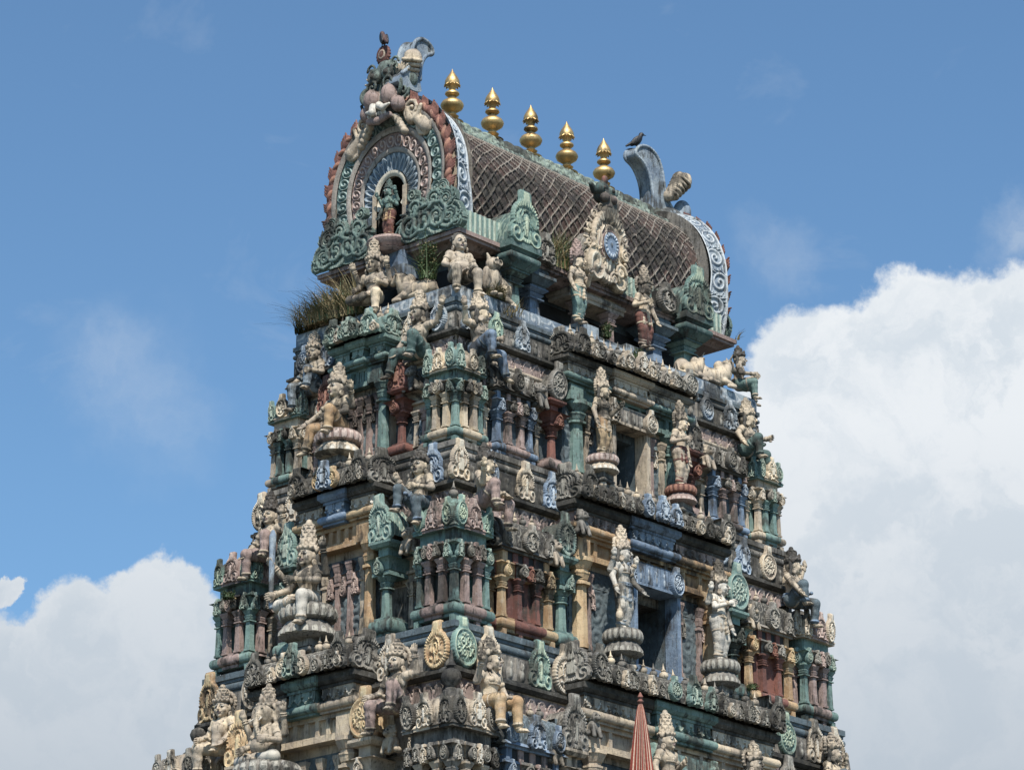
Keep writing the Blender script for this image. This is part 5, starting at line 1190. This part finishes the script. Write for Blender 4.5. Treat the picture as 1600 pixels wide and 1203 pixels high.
# tier two
statue('L', 1.42, 4.42, 19.98, SIT('hang', dict(elR=(-.33, -.1, .32), wrR=(-.30, -.30, .14))), 'seated figure in grey blue trousers beside a round blue medallion, far left of second tier', DG, (stone, pale, slate, stone, stone), 1.00, yaw=20, rot=-5, crown='mid')
statue('L', .22, 4.98, 18.78, SIT('side', dict(elR=(-.34, -.1, .36), wrR=(-.50, -.22, .22), wrL=(.05, -.28, .24), elL=(.27, -.12, .30), el2L=(.30, .0, .40), wr2L=(.38, -.12, .62))), 'large pale four armed figure seated on a pink lotus pedestal by a teal pillar', DG, (cream, ochre, cream, cream, stone), 1.12, crown='mid', ped=(.38, .42, pink, stone), yaw=-8)
statue('L', -1.28, 4.45, 20.0, SIT('side', dict(elL=(.36, .02, .56), wrL=(.52, -.06, .80), elR=(-.28, -.1, .34), wrR=(-.33, -.24, .12))), 'seated figure in dark green trousers with one arm raised towards the corner', DG, (stone, deep, teal, stone, stone), 1.07, crown='mid', yaw=-10)
statue('R', -3.95, 2.20, 19.92, mirror(SIT('side', dict(elL=(.36, .02, .54), wrL=(.48, -.04, .76), elR=(-.26, -.1, .34), wrR=(-.14, -.36, .30)))), 'seated figure in navy blue trousers right of the upper corner pavilion', DG, (cream, blue, slate, stone, stone), 1.07, crown='mid', yaw=35, rot=12)
statue('R', -1.1, 2.66, 18.66, STAND(1, dict(wrR=(-.33, -.08, .70), elL=(.29, -.05, 1.0), wrL=(.36, -.22, 1.16))), 'standing guardian in a yellow skirt left of the upper dark doorway', DG, (cream, ochre, cream, stone, stone), .86, halo=.17, yaw=25, rot=10, ped=(.35, .40, pink, stone))
statue('R', 1.14, 2.66, 18.60, STAND(-1, dict(wrL=(.31, -.05, .70), wrR=(-.18, -.22, 1.02))), 'standing cream guardian with a red sash right of the upper dark doorway', DG, (cream, cream, red, stone, stone), .86, halo=.17, yaw=20, rot=10, ped=(.35, .40, red, pink))
statue('R', 3.80, 2.16, 19.95, mirror(SIT('side', dict(elL=(.33, 0, .40), wrL=(.38, -.14, .20), elR=(-.30, -.1, .4), wrR=(-.30, -.30, .40)))), 'seated figure in green trousers at the right end of the upper tier', DG, (cream, deep, teal, stone, stone), 1.00, crown='mid', yaw=30, rot=10)
# tier three
statue('L', 1.78, 5.08, 16.72, SIT('hang', dict(elL=(.34, .0, .44), wrL=(.36, -.10, .70), wrR=(-.26, -.34, .06))), 'bare chested seated figure resting a hand on one knee, left middle tier', DG, (stone, pink, stone, stone, hair), 1.07, crown='mid', yaw=15, halo=.0)
statue('L', .20, 5.66, 15.42, SIT('fold', dict(elR=(-.34, -.05, .38), wrR=(-.42, -.28, .62), wrL=(.02, -.30, .36), elL=(.30, -.12, .34), el2L=(.32, .02, .46), wr2L=(.40, -.12, .78), el2R=(-.3, -.1, .3), wr2R=(-.36, -.32, .2))), 'largest white figure, four armed, with a tall green staff, on a lotus pedestal', DG, (stone, white, stone, stone, stone), 1.22, crown='tall', ped=(.42, .5, grey, grey), yaw=8, extra=ex_axe)
statue('L', -1.95, 5.10, 16.88, mirror(SIT('hang', dict(wrR=(-.22, -.34, .30), elL=(.33, -.02, .36), wrL=(.40, -.12, .56)))), 'seated figure in slate blue trousers left of the middle corner pavilion', DG, (cream, slate, blue, stone, hair), 1.04, crown='bun', yaw=10)
statue('R', -4.52, 2.88, 16.86, mirror(SIT('hang', dict(elR=(-.28, -.10, .34), wrR=(-.16, -.34, .20), elL=(.30, -.16, .34), wrL=(.42, -.26, .56)))), 'seated pale figure raising a hand before a bright blue medallion', DG, (cream, pink, stone, cream, hair), 1.04, crown='bun', yaw=38, rot=12)
statue('R', -1.20, 3.18, 15.28, STAND(1, dict(wrR=(-.33, -.08, .74), elL=(.30, -.05, .98), wrL=(.30, -.24, .78), el2R=(-.32, .05, 1.1), wr2R=(-.36, -.05, 1.32), el2L=(.32, .05, 1.1), wr2L=(.36, -.05, 1.32))), 'white standing guardian with a club left of the big middle doorway', DG, (white, white, pale, stone, stone), .98, halo=.20, yaw=25, rot=8, ped=(.37, .50, grey, grey), extra=ex_club)
statue('R', 1.50, 3.22, 15.23, STAND(-1, dict(wrL=(.32, -.08, .72), elR=(-.28, -.08, 1.0), wrR=(-.08, -.26, 1.08), el2R=(-.32, .05, 1.1), wr2R=(-.38, -.05, 1.3))), 'white standing guardian with a hand on the chest right of the big middle doorway', DG, (white, white, stone, stone, stone), .98, halo=.20, yaw=25, rot=8, ped=(.37, .50, grey, grey))
statue('R', 4.20, 2.86, 16.90, mirror(SIT('hang', dict(elR=(-.34, .0, .56), wrR=(-.42, -.06, .82), elL=(.32, -.18, .34), wrL=(.34, -.34, .16)))), 'seated figure in blue trousers with an arm raised, right end of the middle tier', DG, (stone, slate, blue, stone, hair), 1.04, crown='bun', yaw=30, rot=12)
# tier four
statue('L', 2.10, 5.80, 13.10, SIT('hang', dict(wrR=(-.2, -.34, .2), wrL=(.28, -.30, .12))), 'seated figure with bowed head left of the lowest central bay, at the tower edge', DG, (cream, stone, cream, stone, stone), 1.09, crown='bun', yaw=20, halo=.17, tilt=8)
statue('L', .40, 6.35, 12.55, SIT('cross', dict(el2R=(-.34, .0, .42), wr2R=(-.40, -.10, .70), el2L=(.34, .0, .42), wr2L=(.40, -.10, .70))), 'elephant headed seated figure with a conical crown at the bottom left', DG, (stone, white, stone, stone, stone), 1.18, crown='mid', elephant=True, belly=.08, ped=(.5, .5, grey, grey), female=False)
statue('L', -2.18, 5.86, 13.14, SIT('hang', dict(elL=(.34, .05, .56), wrL=(.36, -.02, .82), wrR=(-.28, -.30, .22))), 'seated figure with arm behind head and reddish trousers, left of lowest corner pavilion', DG, (stone, pink, stone, cream, stone), 1.12, crown='bun', yaw=10, halo=.17)
statue('R', -4.98, 3.42, 13.12, mirror(SIT('both', dict(elR=(-.28, -.06, .32), wrR=(-.22, -.24, .12), elL=(.34, -.05, .38), wrL=(.42, -.20, .62)))), 'cream seated figure with yellow trousers right of the lowest corner pavilion', DG, (cream, ochre, stone, cream, stone), 1.14, crown='bun', yaw=30, rot=5, halo=.18)
statue('R', -1.05, 4.02, 11.75, STAND(1, dict(wrR=(-.33, -.08, .74))), 'bearded crowned guardian beside the folded red umbrella, lowest tier', DG, (stone, cream, stone, stone, stone), 1.0, crown='tall', yaw=10, beard=True, ped=(.42, .5, grey, grey), female=False)
statue('R', 1.40, 4.0, 11.75, STAND(-1, dict(wrL=(.32, -.08, .72))), 'crowned guardian below the teal lintel, right of the lowest doorway', DG, (stone, cream, stone, stone, stone), 1.0, crown='mid', yaw=10, halo=.19, ped=(.42, .5, grey, grey))
statue('R', 4.55, 3.40, 13.2, mirror(SIT('hang', dict(elR=(-.34, 0, .40), wrR=(-.34, -.10, .66)))), 'seated figure with a fan shaped headdress at the bottom right edge', DG, (cream, slate, blue, stone, stone), 1.09, crown='bun', yaw=25, rot=10, halo=.19)
# under the slab: bulls, owl, dwarf
bull('R', -3.0, 1.72, 21.28, 'cream reclining bull half hidden by dry grass, right of the plump corner figure', cream, .92, rot=185)
bull('L', -.85, 4.1, 21.28, 'reclining cream bull behind a green shrub, between the crowned and the plump figures', cream, .85, rot=5)
bull('L', 1.2, 4.12, 21.28, 'reclining stone bull buried in dry grass at the left end of the plinth', stone, .85, rot=180)
bull('R', 2.50, 1.82, 21.28, 'cream reclining bull with turned back head beside the right green pillar', cream, .76, rot=180)
bull('R', 3.18, 1.84, 21.28, 'dark mouldy bull with a raised head near the right end of the grey plinth', stone, .88, rot=165)
t = empty('owl_statue', on('R', -3.36, 2.0, 21.28), 0, label='stone owl perched beside the plump seated figure', cat='statue')
sculpt('body', [E((0, 0, .30), (.16, .14, .27), 0, .03), E((0, -.04, .62), (.15, .13, .14), 0, .03), C_((-.09, -.02, .7), (-.14, -.02, .80), .05, .02, 0, .01), C_((.09, -.02, .7), (.14, -.02, .80), .05, .02, 0, .01), E((0, -.12, .36), (.09, .05, .14), 0, .02),
                T_((-.06, -.16, .64), .05, .015, (0, 1, 0), 0, .004), T_((.06, -.16, .64), .05, .015, (0, 1, 0), 0, .004), C_((0, -.17, .62), (0, -.2, .56), .025, .008, 0, .004), E((-.15, .0, .34), (.05, .11, .22), 0, .01), E((.15, .0, .34), (.05, .11, .22), 0, .01), E((-.07, -.12, .04), (.05, .08, .04), 0, .01), E((.07, -.12, .04), (.05, .08, .04), 0, .01)], [stone], .012, t)
statue('R', 3.98, 1.86, 21.46, SIT('both', dict(wrR=(-.20, -.34, .32), wrL=(.22, -.40, .38))), 'small crouching figure in green at the far right end of the grey plinth', DG, (stone, teal, stone, stone, hair), .80, rot=40, crown='bun', female=False)

# ------------------------------------------------------------------ umbrella, birds, plants
t = empty('folded_umbrella', (-1.85, -4.12, 11.3), label='folded red ceremonial umbrella with pale stripes, leaning by the lowest doorway', cat='umbrella')
mb = MB(); n = 240; vs = []; fs = []; hs = []
prof = [(.035, 2.36), (.06, 2.25), (.10, 2.0), (.15, 1.6), (.20, 1.1), (.24, .6), (.26, .35)]
for r, z in prof:
    for i in range(n):
        a = 2 * math.pi * i / n; w = abs(math.sin(a * 6)); rr = r * (.72 + .38 * w); vs.append((rr * math.cos(a), rr * math.sin(a), z)); hs.append(1. if math.sin(a * 30) > .55 else 0.)
for k in range(len(prof) - 1):
    for i in range(n): j = (i + 1) % n; fs.append((k * n + j, k * n + i, (k + 1) * n + i, (k + 1) * n + j))
mb.add(vs, fs, cloth, hs); mb.obj('canopy', t)
mb = MB(); lathe(mb, [(.02, -.4), (.02, 2.5)], steel, 8); mb.obj('pole', t); mb = MB(); lathe(mb, [(.04, 2.36), (.06, 2.40), (.03, 2.44), (.05, 2.48), (.01, 2.56)], red, 12); mb.obj('knob', t)
t.rotation_euler = (R(3), R(-4), 0)

bird((-4.16, .03, 26.58), R(150), pigeon, 'brown bird perched upright on top of the left crest ornament', 'perched_bird', 25).scale = (1.3,) * 3
bird((3.20, 0.0, 26.87), R(60), crow, 'black crow perched on the grey blue crest plate at the right', 'crow', 10).scale = (1.25,) * 3

def grass(loc, n, rad, h, label, M=straw, lean=(0, 0), rz=0, leafy=0, name='grass_clump', cat='plant', ry=None):
    t = empty(name, loc, rz, label=label, cat=cat, group='plants growing on the tower')
    mb = MB(); rg = random.Random(int(abs(loc[0] * 31 + loc[1] * 17) * 10) + n)
    for i in range(n):
        a = rg.uniform(0, 6.283); r = rad * math.sqrt(rg.random()); bx, by = r * math.cos(a), (ry or rad) / rad * r * math.sin(a); L = h * rg.uniform(.4, 1.1); w = rg.uniform(.006, .019)
        dx, dy = rg.gauss(lean[0], .38), rg.gauss(lean[1], .38); sx, sy = math.cos(a + 1.5) * w, math.sin(a + 1.5) * w; vs = []
        for k in range(5):
            f = k / 4; q = f ** 1.7; x, y, z = bx + dx * L * q, by + dy * L * q, L * (f - .35 * f * f * (abs(dx) + abs(dy))); ww = 1 - f * .85
            vs += [(x - sx * ww, y - sy * ww, z), (x + sx * ww, y + sy * ww, z)]
        mb.add(vs, [(2 * k, 2 * k + 1, 2 * k + 3, 2 * k + 2) for k in range(4)], M if rg.random() > leafy * .3 else leaf)
    mb.obj('blades', t)
    if leafy:
        mb = MB()
        for i in range(int(n * leafy)):
            a = rg.uniform(0, 6.283); r = rad * rg.random() ** .6; x, y, z = r * math.cos(a), (ry or rad) / rad * r * math.sin(a), h * rg.uniform(.05, .8); l = rg.uniform(.02, .05)
            d = Vector((rg.gauss(0, 1), rg.gauss(0, 1), rg.gauss(0, .7))).normalized(); e = d.cross(Vector((rg.gauss(0, 1), rg.gauss(0, 1), 1))).normalized(); p0 = Vector((x, y, z))
            mb.add([tuple(p0), tuple(p0 + d * l * .5 + e * l * .35), tuple(p0 + d * l), tuple(p0 + d * l * .5 - e * l * .35)], [(0, 1, 2, 3)], leaf if rg.random() > .25 else M)
        mb.obj('leaves', t)
    return t
grass((-4.28, 1.25, 21.28), 1000, .32, .70, 'large dry grass clump spilling over the left end of the grey plinth', lean=(-.3, .25), leafy=.9, ry=.80)
grass((-4.25, .62, 21.28), 420, .24, .5, 'dry grass and green weeds beside the crowned cream figure', leafy=1.8, lean=(-.2, 0), ry=.4)
grass((-4.2, 1.0, 21.6), 300, .22, .7, 'tall thin dry grass stalks rising behind the grass clump on the left', lean=(-.1, .3), leafy=.2, ry=.5)
grass((-4.15, -1.15, 21.6), 60, .17, .9, 'dark green bushy weed growing left of the plump corner figure', leafy=30, lean=(0, 0), name='shrub')
grass((-3.25, -1.98, 21.28), 330, .26, .34, 'short dry grass tuft at the feet of the cream bull on the right', lean=(0, -.3), leafy=.5, ry=.1)
grass((-1.15, -1.55, 22.5), 700, .32, .85, 'dry brown weed on the roof eave left of the round plaque', leafy=1.3, lean=(0, -.1))
grass((.62, -1.5, 22.52), 300, .2, .5, 'dry brown weed on the roof eave right of the round plaque', leafy=1.2, lean=(0, -.1))
grass((-.1, -1.95, 21.4), 60, .09, .34, 'small green weed between the two upper pink pillars', leafy=5, name='weed')
grass((.35, -2.33, 20.98), 50, .1, .28, 'small weed among the pot finials above the upper bay', leafy=4, name='weed')
grass((4.0, -1.85, 22.5), 16, .05, .34, 'few thin grass blades at the right corner of the roof slab', lean=(.4, 0), name='grass_tuft')
grass((-5.6, 2.3, 16.0), 90, .12, .14, 'green moss tuft under the foot of the left seated figure', leafy=3, name='weed')
grass((2.6, -3.1, 14.95), 60, .12, .14, 'low green moss tuft right of the middle doorway ledge', leafy=3, name='weed')
grass((-4.1, .12, 26.0), 30, .10, .16, 'dark green sprig clinging to the left crest ornament', leafy=9, name='sprig')
grass((-4.62, .9, 14.9), 80, .2, .2, 'green weeds on the ledge under the large white figure', leafy=3, name='weed')
grass((-3.0, -2.2, 21.0), 30, .2, .3, 'wispy dry grass hanging on the ledge below the blue pillar', lean=(0, -.5), name='grass_tuft')

# ------------------------------------------------------------------ ground, sky, sun
mb = MB(); mb.add([(-9000, -9000, -1.6), (9000, -9000, -1.6), (9000, 9000, -1.6), (-9000, 9000, -1.6)], [(0, 1, 2, 3)], ground_m)
mb.obj('ground', kind='structure')
W = bpy.data.worlds.new('World'); S.world = W; W.use_nodes = True; nt = W.node_tree; nt.nodes.clear(); L = nt.links.new
SUN_EL, SUN_AZ = R(56), R(-131)   # direction towards the sun in tower axes
sd = Vector((math.cos(SUN_EL) * math.cos(SUN_AZ), math.cos(SUN_EL) * math.sin(SUN_AZ), math.sin(SUN_EL)))
sky = nd(nt, 'ShaderNodeTexSky', sky_type='NISHITA', sun_disc=False, sun_elevation=SUN_EL, sun_rotation=math.atan2(sd.x, sd.y), altitude=50, air_density=1.0, dust_density=.6, ozone_density=2.2)
out = nd(nt, 'ShaderNodeOutputWorld'); bg = nd(nt, 'ShaderNodeBackground'); L(bg.outputs[0], out.inputs[0]); bg.inputs[1].default_value = .102
tc = nd(nt, 'ShaderNodeTexCoord'); dirv = tc.outputs['Generated']
def M_(op, a, b=None, c=None):
    x = nd(nt, 'ShaderNodeMath', operation=op)
    for i, s in enumerate((a, b, c)):
        if s is None: continue
        if hasattr(s, 'is_linked'): L(s, x.inputs[i])
        else: x.inputs[i].default_value = s
    return x.outputs[0]
def VM(op, a, b, o=0):
    x = nd(nt, 'ShaderNodeVectorMath', operation=op)
    for i, s in enumerate((a, b)):
        if s is None: continue
        if hasattr(s, 'is_linked'): L(s, x.inputs[i])
        else: x.inputs[i].default_value = s
    return x.outputs[o]
def SN(sc, det, rg, vec, dist=0.):
    n = nd(nt, 'ShaderNodeTexNoise', inp={'Scale': sc, 'Detail': det, 'Roughness': rg, 'Distortion': dist}); L(vec, n.inputs['Vector']); return n
def direction(x, y):
    return (rt * ((x - 800) / F_PX) + up * ((601.5 - y) / F_PX) + fw).normalized()
# cumulus banks as soft billows placed by compass direction, edges broken up by noise
wn = SN(38, 7, .62, dirv); wv = VM('SCALE', VM('SUBTRACT', wn.outputs['Color'], (.5, .5, .5)), None); wv.node.inputs[3].default_value = .030
wn2 = SN(120, 4, .6, dirv); wv2 = VM('SCALE', VM('SUBTRACT', wn2.outputs['Color'], (.5, .5, .5)), None); wv2.node.inputs[3].default_value = .009
wd = VM('ADD', VM('ADD', dirv, wv), wv2)
def blob(x, y, r):
    d = VM('DISTANCE', wd, tuple(direction(x, y)), 1); return M_('SUBTRACT', 1., M_('DIVIDE', d, r / F_PX))
def union(bl):
    o_ = None
    for b in bl:
        f = blob(*b)
        o_ = f if o_ is None else (lambda n: n)(M_('SMOOTH_MAX', o_, f, .06))
    return o_
cl = union([(1420, 560, 140), (1310, 610, 150), (1560, 560, 150), (1480, 780, 330), (1240, 700, 140), (1330, 1050, 330), (1560, 1050, 380), (1660, 640, 200), (230, 960, 100), (130, 1000, 110), (250, 1100, 170), (60, 1130, 170), (330, 1100, 150), (-20, 925, 36), (20, 1060, 90), (-100, 1100, 160), (700, 1500, 420), (1100, 1400, 400), (1900, 900, 400), (-300, 1300, 400)])
cm = nd(nt, 'ShaderNodeMapRange', inp={1: -.04, 2: .17}); cm.interpolation_type = 'SMOOTHSTEP'; L(cl, cm.inputs[0])
# thin wisps
wsp = nd(nt, 'ShaderNodeMapping'); wsp.inputs['Scale'].default_value = (14, 14, 30); L(dirv, wsp.inputs[0]); w1 = SN(1., 6, .6, wsp.outputs[0], .6)
wr = nd(nt, 'ShaderNodeMapRange', inp={1: .60, 2: .86, 3: 0., 4: .22}); L(w1.outputs[0], wr.inputs[0])
# billow shading: brighter crowns, cool grey folds
sh = SN(34, 9, .6, wd, .5); shr = nd(nt, 'ShaderNodeMapRange', inp={1: .38, 2: .62}); shr.interpolation_type = 'SMOOTHSTEP'; L(sh.outputs[0], shr.inputs[0])
edge = nd(nt, 'ShaderNodeMapRange', inp={1: .0, 2: .55}); L(cl, edge.inputs[0])
def MX(f, a, b):
    x = nd(nt, 'ShaderNodeMix', data_type='RGBA')
    for s, i in ((f, 0), (a, 6), (b, 7)):
        if hasattr(s, 'is_linked'): L(s, x.inputs[i])
        else: x.inputs[i].default_value = s if i == 0 else (*s, 1)
    return x.outputs[2]
K = 7.7
ccol = MX(shr.outputs[0], tuple(K * c for c in (.69, .76, .83)), tuple(K * c for c in (.85, .89, .93)))
ccol = MX(M_('MULTIPLY', M_('SUBTRACT', 1., edge.outputs[0]), .55), ccol, tuple(K * c for c in (.92, .95, .97)))
sz = nd(nt, 'ShaderNodeSeparateXYZ'); L(dirv, sz.inputs[0]); lo_ = nd(nt, 'ShaderNodeMapRange', inp={1: direction(0, 1250).z, 2: direction(0, 650).z, 3: .85, 4: 0.}); L(sz.outputs[2], lo_.inputs[0])
ccol = MX(lo_.outputs[0], ccol, tuple(K * c for c in (.47, .54, .62)))   # flat grey cloud bases
skyc = nd(nt, 'ShaderNodeMix', data_type='RGBA', blend_type='MULTIPLY', inp={0: 1.}); L(sky.outputs[0], skyc.inputs[6]); skyc.inputs[7].default_value = (.86, 1.08, 1.16, 1)
c1 = MX(wr.outputs[0], skyc.outputs[2], tuple(K * c for c in (.66, .72, .80))); 
def wisp(x, y, r, k):
    q = nd(nt, 'ShaderNodeMapRange', inp={1: 0., 2: .9, 3: 0., 4: k}); q.interpolation_type = 'SMOOTHSTEP'; L(blob(x, y, r), q.inputs[0]); n_ = nd(nt, 'ShaderNodeMapRange', inp={1: .35, 2: .65}); L(sh.outputs[0], n_.inputs[0]); return M_('MULTIPLY', q.outputs[0], M_('ADD', M_('MULTIPLY', n_.outputs[0], .7), .3))
for a_ in ((210, 590, 150, .17), (260, 660, 120, .13), (160, 540, 110, .10), (1230, 400, 80, .22), (1180, 360, 60, .14), (1590, 345, 70, .5), (1560, 380, 60, .3)): c1 = MX(wisp(*a_), c1, tuple(K * c for c in (.74, .80, .86)))
c2 = MX(cm.outputs[0], c1, ccol)
L(c2, bg.inputs[0])
sun = bpy.data.lights.new('sun', 'SUN'); sun.energy = 5.0; sun.angle = R(.6); sun.color = (1, .95, .87)
so = bpy.data.objects.new('sun', sun); COL.objects.link(so); so.rotation_euler = (-sd).to_track_quat('-Z', 'Y').to_euler()
S.view_settings.view_transform = 'Standard'; S.view_settings.look = 'None'; S.view_settings.exposure = 0.31; S.view_settings.gamma = 1
